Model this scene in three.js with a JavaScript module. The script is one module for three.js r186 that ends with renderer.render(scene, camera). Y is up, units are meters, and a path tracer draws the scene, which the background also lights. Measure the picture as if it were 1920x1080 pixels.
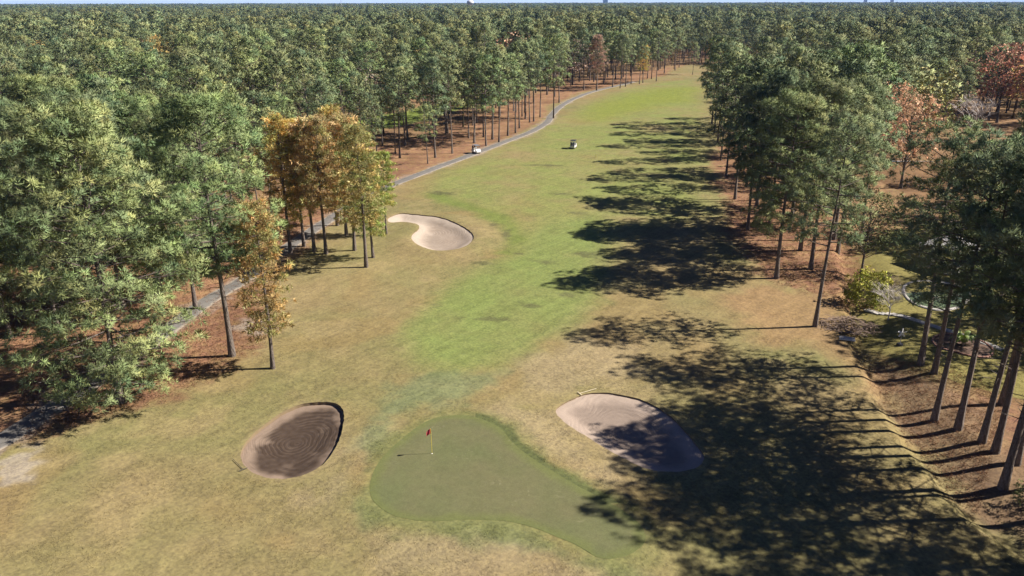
import * as THREE from 'three';
import { mergeGeometries } from 'three/addons/utils/BufferGeometryUtils.js';
import { RoundedBoxGeometry } from 'three/addons/geometries/RoundedBoxGeometry.js';

// ---------------------------------------------------------------- camera, sky, sun, exposure, air
const scene = new THREE.Scene();
const camera = new THREE.PerspectiveCamera(2 * Math.atan(540 / 1450) * 180 / Math.PI, 1920 / 1080, 0.5, 30000);
camera.position.set(0, 32, 0);
camera.rotation.order = 'YXZ';
camera.rotation.set(-20.27 * Math.PI / 180, 0, -0.11 * Math.PI / 180);
scene.add(camera);

const SUN = new THREE.Vector3(1, 0.86, -0.07).normalize();
const sun = new THREE.DirectionalLight(0xfff6ea, 5);
sun.position.copy(SUN).multiplyScalar(400).add(new THREE.Vector3(0, 0, -150));
sun.target.position.set(0, 0, -150);
sun.castShadow = true;
sun.shadow.mapSize.set(4096, 4096);
Object.assign(sun.shadow.camera, { left: -260, right: 260, top: 260, bottom: -260, near: 1, far: 1200 });
scene.add(sun, sun.target);

{ // clear autumn sky: pale near the horizon, blue overhead, a little brighter towards the sun
  const w = 512, h = 256, d = new Float32Array(w * h * 4);
  for (let j = 0; j < h; j++) {
    const el = ((j + 0.5) / h - 0.5) * Math.PI, up = Math.max(0, Math.sin(el));
    for (let i = 0; i < w; i++) {
      const az = ((i + 0.5) / w - 0.5) * 2 * Math.PI, ce = Math.cos(el);
      const dx = Math.cos(az) * ce, dz = Math.sin(az) * ce, dot = dx * SUN.x + Math.sin(el) * SUN.y + dz * SUN.z;
      const a = Math.exp(-up * 8) + 0.9 * Math.exp(-up * 40), glow = 0.02 * Math.pow(Math.max(0, dot), 6);
      const k = (j * w + i) * 4;
      d[k] = 0.009 + 0.255 * a + glow; d[k + 1] = 0.023 + 0.275 * a + glow; d[k + 2] = 0.085 + 0.28 * a + glow * 0.9; d[k + 3] = 1;
    }
  }
  const t = new THREE.DataTexture(d, w, h, THREE.RGBAFormat, THREE.FloatType);
  t.mapping = THREE.EquirectangularReflectionMapping; t.magFilter = THREE.LinearFilter; t.needsUpdate = true;
  scene.background = t; scene.environment = t;
}
const renderer = new THREE.WebGLRenderer({ antialias: true });
renderer.toneMapping = THREE.LinearToneMapping;
renderer.toneMappingExposure = 2.4;
renderer.shadowMap.enabled = true;
scene.fog = new THREE.FogExp2(0x7fabea, 0.00006);

// ---------------------------------------------------------------- helpers
let seedState = 12345;
const seed = (s) => { seedState = (s * 2654435761) >>> 0 || 1; };
const rnd = () => { seedState = (seedState + 0x6D2B79F5) | 0; let t = Math.imul(seedState ^ (seedState >>> 15), 1 | seedState); t = (t + Math.imul(t ^ (t >>> 7), 61 | t)) ^ t; return ((t ^ (t >>> 14)) >>> 0) / 4294967296; };
const rr = (a, b) => a + (b - a) * rnd();
const clamp = (x, a = 0, b = 1) => x < a ? a : x > b ? b : x;
const smooth = (a, b, x) => { const t = clamp((x - a) / (b - a)); return t * t * (3 - 2 * t); };
const mix = (a, b, t) => a + (b - a) * t;
const LAT = new Float32Array(65536); seed(7); for (let i = 0; i < 65536; i++) LAT[i] = rnd() * 2 - 1;
function noise(x, y) {   // value noise, -1..1
  const xi = Math.floor(x), yi = Math.floor(y); let fx = x - xi, fy = y - yi;
  fx = fx * fx * (3 - 2 * fx); fy = fy * fy * (3 - 2 * fy);
  const x0 = xi & 255, x1 = (xi + 1) & 255, y0 = (yi & 255) << 8, y1 = ((yi + 1) & 255) << 8;
  const a = LAT[x0 + y0], b = LAT[x1 + y0], c = LAT[x0 + y1], e = LAT[x1 + y1];
  return a + (b - a) * fx + (c - a) * fy + (a - b - c + e) * fx * fy;
}
const fbm = (x, y) => noise(x, y) * 0.55 + noise(x * 2.13 + 17, y * 2.13 + 5) * 0.3 + noise(x * 4.31 + 3, y * 4.31 + 31) * 0.15;

const names = new Map();
const numbered = (n) => { const k = names.get(n) ?? 0; names.set(n, k + 1); return k ? `${n}_${String(k).padStart(3, '0')}` : n; };
function tag(o, label, category, group) { o.userData.label = label; o.userData.category = category; if (group) o.userData.group = group; return o; }
function shade(o) { o.traverse((m) => { if (m.isMesh) { m.castShadow = true; m.receiveShadow = true; } }); return o; }
function top(o, name) { o.name = numbered(name); scene.add(o); return shade(o); }
function part(name, geo, mat, parent) { const m = new THREE.Mesh(geo, mat); m.name = name; m.castShadow = m.receiveShadow = true; parent.add(m); return m; }
function structure(name, geo, mat) { const m = new THREE.Mesh(geo, mat); m.userData.kind = 'structure'; return top(m, name); }
function thing(name, label, category, pos, turn = 0, group) {
  const g = new THREE.Group(); g.name = numbered(name); g.position.set(pos[0], pos[1], pos[2]); g.rotation.y = turn; scene.add(g);
  return tag(g, label, category, group);
}
const mat = (r, g, b, roughness = 0.9, extra = {}) => { const m = new THREE.MeshPhysicalMaterial({ roughness, side: THREE.DoubleSide, ...extra }); m.color.setRGB(r, g, b); return m; };
function closedCurve(pts, n) { return new THREE.CatmullRomCurve3(pts.map(([x, z]) => new THREE.Vector3(x, 0, z)), true, 'centripetal').getSpacedPoints(n).slice(0, n).map((p) => [p.x, p.z]); }
function sdPoly(poly, x, z) {
  let d = Infinity, inside = false;
  for (let i = 0, j = poly.length - 1; i < poly.length; j = i++) {
    const [ax, az] = poly[i], [bx, bz] = poly[j], ex = bx - ax, ez = bz - az, wx = x - ax, wz = z - az;
    const t = clamp((wx * ex + wz * ez) / (ex * ex + ez * ez || 1)), qx = wx - ex * t, qz = wz - ez * t;
    d = Math.min(d, qx * qx + qz * qz);
    if ((az > z) !== (bz > z) && x < (bx - ax) * (z - az) / (bz - az) + ax) inside = !inside;
  }
  return inside ? -Math.sqrt(d) : Math.sqrt(d);
}
function sdLine(pts, x, z) {
  let d = Infinity, side = 0;
  for (let i = 0; i + 1 < pts.length; i++) {
    const [ax, az] = pts[i], [bx, bz] = pts[i + 1], ex = bx - ax, ez = bz - az, wx = x - ax, wz = z - az;
    const t = clamp((wx * ex + wz * ez) / (ex * ex + ez * ez)), qx = wx - ex * t, qz = wz - ez * t, q = qx * qx + qz * qz;
    if (q < d) { d = q; side = ex * wz - ez * wx; }
  }
  return [Math.sqrt(d), side];
}
class Field {   // a distance function sampled once on a grid, then read back smoothly
  constructor(f, poly, pad, res) {
    const xs = poly.map((p) => p[0]), zs = poly.map((p) => p[1]);
    this.x0 = Math.min(...xs) - pad; this.z0 = Math.min(...zs) - pad; this.res = res;
    this.nx = Math.ceil((Math.max(...xs) + pad - this.x0) / res) + 1; this.nz = Math.ceil((Math.max(...zs) + pad - this.z0) / res) + 1;
    this.v = new Float32Array(this.nx * this.nz);
    for (let j = 0; j < this.nz; j++) for (let i = 0; i < this.nx; i++) this.v[j * this.nx + i] = f(this.x0 + i * res, this.z0 + j * res);
  }
  at(x, z) {
    const u = (x - this.x0) / this.res, w = (z - this.z0) / this.res;
    if (u < 0 || w < 0 || u >= this.nx - 1 || w >= this.nz - 1) return 99;
    const i = u | 0, j = w | 0, fx = u - i, fz = w - j, k = j * this.nx + i, v = this.v;
    return (v[k] * (1 - fx) + v[k + 1] * fx) * (1 - fz) + (v[k + this.nx] * (1 - fx) + v[k + this.nx + 1] * fx) * fz;
  }
}
const polyField = (poly, pad = 8, res = 0.6) => new Field((x, z) => sdPoly(poly, x, z), poly, pad, res);

// ---------------------------------------------------------------- survey of the place, in metres (x, z)
const BUNKER_DARK = [[-20.49,-50.47],[-20.67,-51.52],[-20.36,-53.56],[-19.74,-55.3],[-18.89,-56.96],[-17.83,-58.05],[-16.34,-58.41],[-15.02,-58.22],[-14.24,-57.3],[-13.8,-55.79],[-13.51,-53.53],[-13.49,-51.49],[-13.66,-50.01],[-14.08,-48.73],[-14.82,-47.78],[-15.83,-47.25],[-16.96,-47.19],[-18.23,-47.59],[-19.24,-48.34],[-20.03,-49.31]],
  BUNKER_SHADED = [[3.61,-56.69],[4.07,-57.68],[5.28,-58.89],[6.59,-59.75],[8.36,-59.84],[10.13,-59.25],[11.45,-58.3],[12.8,-56.3],[13.63,-53.92],[14.11,-51.85],[14.35,-50.06],[14.01,-49.06],[13.19,-48.36],[11.94,-47.96],[10.66,-47.96],[9.68,-48.38],[8.71,-49.22],[7.67,-50.37],[6.23,-52.19],[4.91,-53.87],[4.02,-55.29]],
  BUNKER_FAR = [[-19.46,-117.72],[-18.02,-120.63],[-14.48,-119.62],[-11.19,-117.98],[-8.15,-113.93],[-6.16,-109.86],[-5.45,-106.58],[-6.31,-102.73],[-7.82,-101.02],[-10.19,-100.55],[-12.59,-102.52],[-14.25,-105.84],[-14.5,-108.53],[-13.91,-111.62],[-14.42,-113.98],[-16.74,-115.51],[-18.68,-115.22]],
  GREEN = [[-9.9,-45.52],[-10.05,-47.0],[-9.89,-48.83],[-9.28,-50.78],[-8.33,-52.78],[-7.38,-54.4],[-6.37,-55.42],[-5.23,-55.84],[-4.05,-55.93],[-2.9,-55.57],[-1.83,-54.8],[-0.96,-53.88],[-0.1,-51.96],[0.83,-50.37],[1.87,-49.0],[3.1,-47.62],[4.27,-46.3],[5.44,-45.16],[6.53,-44.07],[7.56,-42.9],[8.24,-41.78],[8.44,-40.87],[8.3,-39.98],[7.71,-39.23],[6.88,-38.69],[5.88,-38.45],[5.15,-38.6],[4.55,-39.19],[3.8,-39.84],[2.74,-40.52],[1.64,-41.26],[0.48,-41.8],[-0.67,-42.14],[-1.82,-42.2],[-3.01,-42.26],[-4.4,-42.15],[-5.79,-42.15],[-6.87,-42.38],[-7.83,-42.72],[-8.8,-43.53],[-9.54,-44.48]],
  GREEN_MID = [-2.21,-46.0],
  PATH = [[-41.3,-45.3],[-40.6,-49.8],[-39.7,-52.8],[-38.8,-57.2],[-38.0,-60.7],[-37.3,-64.2],[-36.3,-70.7],[-34.7,-82.8],[-33.2,-88.7],[-32.0,-98.1],[-30.7,-106.7],[-29.3,-115.6],[-27.5,-125.2],[-24.9,-135.9],[-19.7,-148.4],[-14.5,-160.4],[-8.5,-173.6],[-1.4,-189.8],[5.6,-206.4],[10.2,-222.9],[12.0,-237.3],[15.5,-256.3],[21.5,-278.3],[30.4,-302.4],[43.6,-326.4],[52.5,-342.2]],
  FW_NEAR = [[-12.4,-73.6],[-11.5,-68.7],[-9.7,-64.9],[-5.3,-62.7],[-1.0,-64.2],[2.3,-68.0],[5.5,-72.7],[8.3,-76.7],[10.9,-83.0],[12.9,-94.5],[15.2,-109.2],[13.8,-121.4],[4.1,-115.1],[1.9,-109.2],[-0.0,-101.5],[-3.9,-96.4],[-7.3,-90.1],[-10.4,-82.8]],
  FW_BAND = [[-15.3,-135.8],[-13.5,-128.7],[-9.7,-124.7],[-5.1,-119.2],[-2.0,-113.6],[-0.8,-107.9],[-1.6,-102.4],[-4.0,-99.1],[-0.0,-99.1],[2.3,-106.5],[1.2,-115.1],[-2.6,-123.2],[-8.3,-129.4],[-12.4,-135.8]],
  FW_FAR = [[-16.1,-134.2],[-14.0,-154.4],[-6.9,-165.5],[2.5,-189.8],[14.0,-230.4],[24.8,-263.1],[45.9,-311.8],[66.6,-344.3],[80.3,-354.0],[62.1,-256.9],[31.8,-121.3],[17.6,-112.0],[13.6,-99.0],[2.9,-101.4],[-0.0,-115.1],[-7.2,-126.8]],
  FW_LIME = [[23.7,-250.8],[40.6,-287.9],[58.8,-313.6],[72.7,-319.5],[62.7,-271.4],[45.1,-257.2],[24.6,-227.0]],
  STRAW = [[[-90.1,-83.6],[-58.4,-50.0],[-40.7,-50.0],[-36.9,-54.6],[-32.6,-57.6],[-29.5,-60.5],[-27.4,-64.7],[-25.9,-70.0],[-25.9,-76.1],[-29.5,-83.3],[-29.8,-99.3],[-28.9,-112.3],[-26.3,-123.4],[-36.4,-128.9],[-53.1,-112.5],[-66.3,-95.0]],[[-22.6,-143.2],[-14.7,-162.1],[-0.1,-197.8],[9.6,-230.5],[12.6,-261.9],[26.7,-302.5],[72.0,-372.9],[84.2,-420.1],[27.9,-350.0],[-1.9,-265.0],[-16.4,-217.1],[-32.9,-183.5]],[[43.1,-166.2],[35.7,-124.7],[32.2,-109.0],[31.7,-90.3],[35.0,-84.7],[38.9,-82.1],[46.8,-101.2],[54.3,-128.2],[56.3,-166.1],[60.5,-211.3]]],
  BANK = [[34.4,-69.7],[33.8,-65.0],[32.6,-59.3],[32.0,-54.8],[31.5,-50.1],[31.6,-46.6],[31.8,-43.0],[32.6,-39.5],[35.6,-41.0],[43.0,-52.7],[42.4,-57.8],[41.1,-63.8],[37.9,-67.2]],
  TANNISH = [[24.8,-83.0],[29.5,-87.4],[34.0,-85.6],[38.9,-82.1],[34.8,-71.0],[32.4,-59.7],[31.8,-65.0],[29.6,-69.7],[24.7,-71.0],[23.5,-76.6]],
  DITCH = [[47.2,-104.9],[43.4,-94.3],[40.2,-85.5],[37.6,-78.0],[34.8,-70.3],[33.7,-64.7],[32.5,-59.3],[32.0,-54.8],[31.4,-50.3],[31.5,-46.6],[31.8,-43.2],[32.5,-40.1],[33.9,-35.8]],
  SPILL = [[[-38.1,-47.2],[-38.3,-49.9],[-37.8,-51.8],[-35.8,-50.7],[-34.3,-49.1],[-34.3,-47.2],[-35.5,-46.5]],[[-28.0,-75.1],[-27.7,-77.5],[-26.1,-76.0],[-26.0,-73.7],[-26.9,-73.2]]],
  PALE = [[[-13.5,-44.0],[-13.3,-47.1],[-12.2,-49.1],[-11.1,-52.1],[-10.5,-50.6],[-10.6,-47.1],[-11.1,-44.6]],[[-7.0,-37.7],[-8.1,-40.6],[-4.4,-41.2],[0.0,-40.9],[3.9,-38.6],[6.9,-36.7],[-1.8,-35.5]],[[0.2,-54.5],[-2.7,-57.1],[0.0,-59.4],[3.1,-55.3],[5.6,-49.8],[8.4,-46.7],[7.1,-45.4],[3.2,-49.1]],[[1.0,-64.0],[5.4,-71.1],[11.8,-71.1],[13.7,-63.9],[5.6,-60.3],[1.8,-58.0]]],
  DYE = [[[-12.0,-57.1],[-11.4,-61.9],[-5.4,-64.0],[0.0,-64.0],[-0.9,-59.9],[-3.6,-57.5],[-7.9,-56.2],[-10.1,-50.6],[-10.5,-47.1],[-11.2,-47.8]],[[-11.6,-47.1],[-10.5,-48.4],[-9.6,-43.4],[-8.4,-42.5],[-9.4,-42.0],[-10.8,-44.0]],[[-4.3,-42.0],[0.0,-41.7],[3.4,-39.8],[5.2,-38.4],[6.1,-37.4],[3.2,-37.9],[1.0,-39.6],[-3.4,-41.2]]],
  SCUFF = [[-8.7,-81.1,2.6,0.9,0.3],[-2.9,-113.9,1.3,2.2,0.2],[-0.8,-109.3,0.8,3,0.1],[-3.8,-95.9,1.8,0.8,0.3],[0.9,-99.8,1.1,0.5,0.4],[4.2,-96.3,2.4,1.5,0],[10.4,-99.5,2.6,1.8,0.2],[2.4,-80.6,2,1.2,0],[6.2,-83.9,1.6,0.9,0],[-13.4,-135.8,3,1.5,0.4],[10.8,-121.4,2.4,1.3,0.2],[-2.6,-76.7,3,0.9,0.1],[6.1,-160.7,7,1.1,0.1],[9.0,-134.4,4,1.4,0.1]],
  LEFT_NEAR = [[-33.45,-58.57,24.4,0],[-27.02,-67.77,24.3,1],[-35.21,-79.99,21.5,2],[-46.69,-73.11,22.5,3],[-51.08,-72.19,22.5,1],[-43.06,-76.94,23.5,2],[-41.75,-85.97,22,0],[-54.06,-70.12,23,0],[-55.44,-83.4,22,3],[-52.74,-88.82,24,1],[-51.62,-62.09,23,2]],
  CYPRESS = [[-22.29,-64.97,16.4,0,2],[-27.05,-101.14,18.5,1,1],[-25.22,-100.17,19,2,1],[-21.65,-101.59,18.5,0,1],[-18.74,-94.28,18.6,2,2],[-18.52,-98.26,14.5,0,3],[-26.78,-114.67,18.5,2,0],[-29.14,-103.62,18,1,0],[-30.21,-100.68,19,0,0],[-18.44,-109.38,12.5,1,3],[-24.33,-109.42,18,2,1]],
  PATHSIDE = [[-24.5,-168.7,19],[-16.8,-169.2,21],[-13.4,-174.3,20.5],[-6.1,-183.9,20.5],[-9.1,-187.6,21],[-10.8,-194.7,21],[-3.1,-189.1,20.5],[-7.1,-196.3,21],[-4.8,-193.0,22],[-1.0,-198.7,20],[1.0,-202.9,19],[2.1,-211.1,22],[5.1,-221.9,21.5],[6.3,-224.0,22],[4.0,-229.4,22],[8.4,-232.7,22],[12.3,-230.4,23],[16.2,-269.1,22],[-25.3,-184.8,20],[28.2,-310.2,22],[38.4,-333.2,21],[40.6,-320.1,21],[43.1,-315.9,20],[46.1,-322.1,20],[50.0,-333.0,20],[53.4,-332.9,19],[60.7,-356.9,20],[62.1,-354.3,21],[62.5,-344.4,20],[72.8,-381.5,20],[81.6,-399.8,20],[85.0,-375.5,14]],
  SMALL_PINE = [-17.7,-162.1],
  RUST_TREE = [33.0,-308.1],
  RUST_SMALL = [55.6,-337.4],
  RIGHT_EDGE = [[35.4,-111.9,21],[32.6,-89.9,22],[31.8,-74.8,21.5],[38.1,-93.3,23],[39.5,-101.2,22],[38.7,-131.3,22],[42.0,-149.8,23],[45.1,-166.2,22],[49.0,-184.8,23],[52.7,-202.3,22],[56.1,-219.2,23],[57.0,-213.3,23],[53.6,-192.3,22],[41.1,-126.4,22],[37.5,-109.0,23],[41.6,-111.8,22],[43.3,-140.4,22],[46.3,-154.9,22],[44.7,-101.2,23]],
  DITCH_ROW = [[38.4,-65.7,22],[38.7,-63.8,20.5],[34.7,-55.9,23],[35.7,-54.2,22],[36.4,-52.1,23.5],[36.6,-50.7,22],[34.7,-46.4,24],[37.2,-49.1,23]],
  ROW_BEYOND = [[37,-43,22.5],[36.2,-37.5,22.5],[38.5,-33,23],[37,-28,23],[41.5,-46.5,23],[42.5,-39,24],[43,-31,24.5],[41.5,-58,23],[50,-40.5,23],[52,-34.5,23],[48,-28,23],[46,-36,22]],
  OPEN = [[-57.0,-41.3],[-53.1,-64.2],[-48.4,-71.4],[-40.9,-71.3],[-37.7,-80.8],[-37.3,-94.8],[-34.5,-109.5],[-35.0,-123.5],[-30.6,-135.9],[-24.9,-166.9],[-20.5,-185.5],[-10.9,-198.0],[-0.1,-214.0],[9.9,-247.1],[25.9,-310.2],[34.6,-324.4],[74.7,-387.5],[91.4,-419.9],[99.7,-434.4],[130.8,-419.0],[106.7,-325.2],[81.2,-250.0],[55.5,-211.4],[51.2,-192.4],[40.5,-140.4],[36.0,-114.8],[32.7,-91.3],[33.2,-78.1],[34.3,-71.0],[36.8,-64.9],[34.6,-45.0],[32.6,-28.8],[-62.3,-29.0]],
  YARD = [[38.6,-82.9],[46.8,-101.2],[57.5,-111.7],[71.9,-114.6],[71.4,-98.6],[55.7,-70.9],[45.1,-57.8],[40.0,-61.7],[35.4,-71.0]],
  LEFT_FAIRWAY = [[-44.7,-203.5],[-29.7,-217.3],[-17.1,-251.4],[-0.1,-288.6],[-2.2,-306.8],[-20.4,-272.8],[-36.3,-242.8],[-52.1,-224.8]],
  OAKS = [[44.3,-92.6,11,0],[71.3,-139.3,17,1],[136.5,-220.2,21,2],[76.0,-157.3,17,3],[113.4,-193.2,17,4]],
  FLAG = [-6.03,-50.2],
  CART_PATH = [-8.0,-174.26],
  CART_FAIR = [14.39,-180.82],
  STAKE = [18.42,-168.88],
  RAKE_A = [-19.61,-48.27],
  RAKE_B = [5.84,-59.65],
  SHRUB = [40.17,-81.54],
  BARE = [40.57,-77.12],
  BRUSH = [34.75,-74.81],
  BOARD = [33.87,-71.52],
  STATUE = [38.65,-70.33],
  BED = [44.69,-69.92],
  POOL = [49.13,-84.93],
  PAVILION = [55.93,-94.26],
  KERB = [[39.9,-80.9],[40.7,-79.3],[42.3,-77.7],[44.0,-75.3],[46.2,-72.3],[48.1,-69.0]],
  BED_RING = [[43.0,-72.0],[42.1,-70.7],[42.1,-69.4],[43.1,-68.4],[44.1,-67.5],[45.5,-67.2],[47.1,-69.0],[47.1,-70.9],[45.8,-72.5],[44.4,-72.8]],
  POOL_RIM = [[47.5,-87.3],[50.0,-88.6],[52.5,-87.8],[53.5,-85.4],[50.4,-80.8],[47.3,-79.6],[45.7,-81.2],[45.9,-84.2]];

const greenLine = closedCurve(GREEN, 160);
const bunkerLines = [BUNKER_DARK, BUNKER_SHADED, BUNKER_FAR].map((b) => closedCurve(b, 140));
const pathLine = new THREE.CatmullRomCurve3(PATH.map(([x, z]) => new THREE.Vector3(x, 0, z)), false, 'centripetal').getSpacedPoints(240).map((p) => [p.x, p.z]);
const F = {
  green: polyField(greenLine, 8, 0.3), bunkers: bunkerLines.map((b) => polyField(b, 5, 0.3)),
  path: new Field((x, z) => sdLine(pathLine, x, z)[0], pathLine, 8, 0.7),
  near: polyField(FW_NEAR), band: polyField(FW_BAND), far: polyField(FW_FAR, 12, 1), lime: polyField(FW_LIME, 15, 1),
  straw: STRAW.map((p) => polyField(p, 12, 0.8)), bank: polyField(BANK), tannish: polyField(TANNISH), spill: SPILL.map((p) => polyField(p, 4, 0.3)),
  pale: PALE.map((p) => polyField(p, 6, 0.5)), dye: DYE.map((p) => polyField(p, 5, 0.4)), open: polyField(OPEN, 20, 1), yard: polyField(YARD, 12, 0.8), left: polyField(LEFT_FAIRWAY, 12, 1),
  ditch: new Field((x, z) => { const [d, s] = sdLine(DITCH, x, z); return s < 0 ? d : -d; }, DITCH, 14, 0.4),
};

// ---------------------------------------------------------------- terrain
function baseHeight(x, z) {
  let y = 0.16 * noise(x / 31 + 3, z / 31) + 0.05 * noise(x / 9, z / 9 + 40);
  const g = F.green.at(x, z); if (g < 6) y = mix(y, 0.22 + 0.05 * noise(x / 7, z / 7), smooth(5, -0.5, g));
  const d = F.ditch.at(x, z) + 0.4 * noise(x / 4.5, z / 4.5) + 0.2 * noise(x / 0.9, z / 0.9);
  if (d < 14 && d > -14) {   // steep little west side, long bank on the east
    const east = d > 0, a = Math.abs(d);
    y -= east ? 0.7 * (1 - smooth(0.2, 5, a)) : 0.7 * (1 - smooth(0.05, 1.7, a));
  }
  const m = F.bunkers[2].at(x, z); if (m < 5) y += 0.35 * smooth(5, 0.5, m) * smooth(-2, 1, m);
  return y;
}
function groundHeight(x, z) {
  let y = baseHeight(x, z);
  for (const b of F.bunkers) { const s = b.at(x, z); if (s < 0.6) y -= 1.3 * smooth(0.55, -0.1, s); }
  const g = F.green.at(x, z); if (g < 0) y -= 0.12 * smooth(-0.3, -1.2, g);
  const p = F.path.at(x, z); if (p < 1.1) y -= 0.05 * smooth(1.1, 0.7, p);
  return y;
}
const STRAW_C = [0.37, 0.20, 0.118], TAN_C = [0.368, 0.287, 0.142];
function groundColour(x, z, o) {
  const n1 = fbm(x / 14, z / 14), n2 = fbm(x / 3.7 + 50, z / 3.7), n3 = noise(x / 0.75, z / 0.75 + 9), n4 = noise(x / 0.16, z / 0.16);
  const streak = noise((x * 0.8 + z * 0.6) / 0.35, (z * 0.8 - x * 0.6) / 3.2);
  let r = TAN_C[0], g = TAN_C[1], b = TAN_C[2];
  const to = (c0, c1, c2, t) => { t = clamp(t); r += (c0 - r) * t; g += (c1 - g) * t; b += (c2 - b) * t; };
  to(0.275, 0.255, 0.108, 0.45 + n1 * 0.8 + n2 * 0.4);           // olive growth in the dormant turf
  to(0.36, 0.245, 0.115, smooth(0.05, 0.5, fbm(x / 9 + 80, z / 9 + 20) + n2 * 0.4) * 0.45);   // browner turf
  to(0.43, 0.34, 0.17, smooth(0.15, 0.55, fbm(x / 5 + 11, z / 5 + 70)) * 0.5);
  const open = F.open.at(x, z), yard = F.yard.at(x, z), left = F.left.at(x, z);
  const far = F.far.at(x, z);
  if (far < 12) to(0.28, 0.315, 0.1, smooth(5, -4, far + n1 * 5) * (0.7 + n2 * 0.4 + n1 * 0.55));
  const lime = F.lime.at(x, z); if (lime < 14) to(0.27, 0.315, 0.06, smooth(10, -8, lime + n1 * 6) * 0.85);
  const near = F.near.at(x, z); if (near < 8) to(0.252, 0.31, 0.096, smooth(1.8, -3.4, near + n2 * 1.8 + n3 * 0.35) * (0.86 + n2 * 0.3));
  const band = F.band.at(x, z); if (band < 6) to(0.205, 0.27, 0.065, smooth(1.2, -1.8, band + n2 * 1.4) * 0.8);
  for (const p of F.pale) { const s = p.at(x, z); if (s < 6) to(0.46, 0.37, 0.215, smooth(1.6, -1.6, s + n2 * 2.6 + n3 * 0.5) * 0.62); }
  for (const p of F.dye) { const s = p.at(x, z); if (s < 5) to(0.215, 0.27, 0.135, smooth(1.0, -1.6, s + n2 * 2 + n3 * 0.4) * 0.62); }
  const gr = F.green.at(x, z);
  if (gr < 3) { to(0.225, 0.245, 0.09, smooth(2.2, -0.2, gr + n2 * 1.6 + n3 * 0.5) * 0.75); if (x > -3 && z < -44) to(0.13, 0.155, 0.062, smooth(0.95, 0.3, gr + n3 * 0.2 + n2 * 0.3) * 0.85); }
  const bankD = F.bank.at(x, z); if (bankD < 8) to(0.31 + 0.06 * n2, 0.205 + 0.06 * n2, 0.13 + 0.03 * n2, smooth(1.4, -1.5, bankD + n2 * 2 + n3 * 0.6) * 0.85);
  const tn = F.tannish.at(x, z); if (tn < 8) to(0.41, 0.26, 0.135, smooth(2.5, -2, tn + n2 * 2.5) * 0.75);
  for (const [sx, sz, w, h, a] of SCUFF) {
    const dx = x - sx, dz = z - sz; if (Math.abs(dx) > 9 || Math.abs(dz) > 9) continue;
    const u = (dx * Math.cos(a) + dz * Math.sin(a)) / w, v = (dz * Math.cos(a) - dx * Math.sin(a)) / h, q = Math.sqrt(u * u + v * v) + n2 * 0.6 + n3 * 0.35;
    to(0.14, 0.135, 0.07, smooth(1.1, 0.2, q) * 0.6);
  }
  // under the trees: pine straw, worn ground
  let st = 0; for (const p of F.straw) { const s = p.at(x, z); if (s < 12) st = Math.max(st, smooth(2.2, -1.6, s + n2 * 2.2 + n3 * 0.6)); }
  if (open > 0 && yard > 0 && left > 1) st = Math.max(st, smooth(0, 6, open + n2 * 3) * (0.72 + 0.3 * n1));
  if (yard < 3) to(0.31, 0.275, 0.09, smooth(3, -1, yard) * 0.8);
  to(STRAW_C[0] * (1 + 0.35 * n2), STRAW_C[1] * (1 + 0.4 * n2 + 0.2 * n3), STRAW_C[2] * (1 + 0.4 * n2), st * (0.86 + n3 * 0.14));
  if (left < 10) to(0.25, 0.32, 0.07, smooth(3, -3, left + n2 * 3));
  const pd = F.path.at(x, z); if (pd < 3.4) to(0.47, 0.39, 0.3, smooth(2.0, 1.0, pd + n2 * 1.8 + n3 * 0.6) * 0.55);
  for (const p of F.spill) { const s = p.at(x, z); if (s < 4) to(0.52, 0.455, 0.37, smooth(0.6, -1.0, s + n2 * 2.2 + n3 * 0.8) * 0.7); }
  for (const bu of F.bunkers) { const s = bu.at(x, z); if (s < 1.4) to(0.40, 0.31, 0.17, smooth(0.7, 0.0, s + n3 * 0.5 + n2 * 0.5) * 0.3); }
  const k = 0.535 + 0.05 * n3 + 0.12 * n4 + 0.05 * streak + 0.04 * n2 + 0.15 * (rnd() - 0.5);
  o[0] = r * k; o[1] = g * k; o[2] = b * (k - 0.03 * n4);
  return o;
}
const enc = (v) => { v = clamp(v); return 255 * (v <= 0.0031308 ? v * 12.92 : 1.055 * Math.pow(v, 1 / 2.4) - 0.055); };
const ENC = new Uint8Array(4097); for (let i = 0; i <= 4096; i++) ENC[i] = Math.round(enc(i / 4096));
const enc8 = (v) => ENC[(clamp(v) * 4096) | 0];
function colourTexture(w, h, f) {
  const d = new Uint8Array(w * h * 4), o = [0, 0, 0];
  for (let j = 0; j < h; j++) for (let i = 0; i < w; i++) { f((i + 0.5) / w, (j + 0.5) / h, o); const k = (j * w + i) * 4; d[k] = enc8(o[0]); d[k + 1] = enc8(o[1]); d[k + 2] = enc8(o[2]); d[k + 3] = 255; }
  const t = new THREE.DataTexture(d, w, h, THREE.RGBAFormat); t.colorSpace = THREE.SRGBColorSpace; t.magFilter = THREE.LinearFilter; t.minFilter = THREE.LinearMipmapLinearFilter; t.generateMipmaps = true; t.needsUpdate = true;
  return t;
}
function greyTexture(w, h, f) { const t = colourTexture(w, h, (u, v, o) => { o[0] = o[1] = o[2] = 0; }); const d = t.image.data; for (let j = 0; j < h; j++) for (let i = 0; i < w; i++) { const k = (j * w + i) * 4; d[k] = d[k + 1] = d[k + 2] = clamp(f(i / w, j / h)) * 255; } t.colorSpace = THREE.NoColorSpace; t.wrapS = t.wrapT = THREE.RepeatWrapping; t.needsUpdate = true; return t; }

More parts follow.
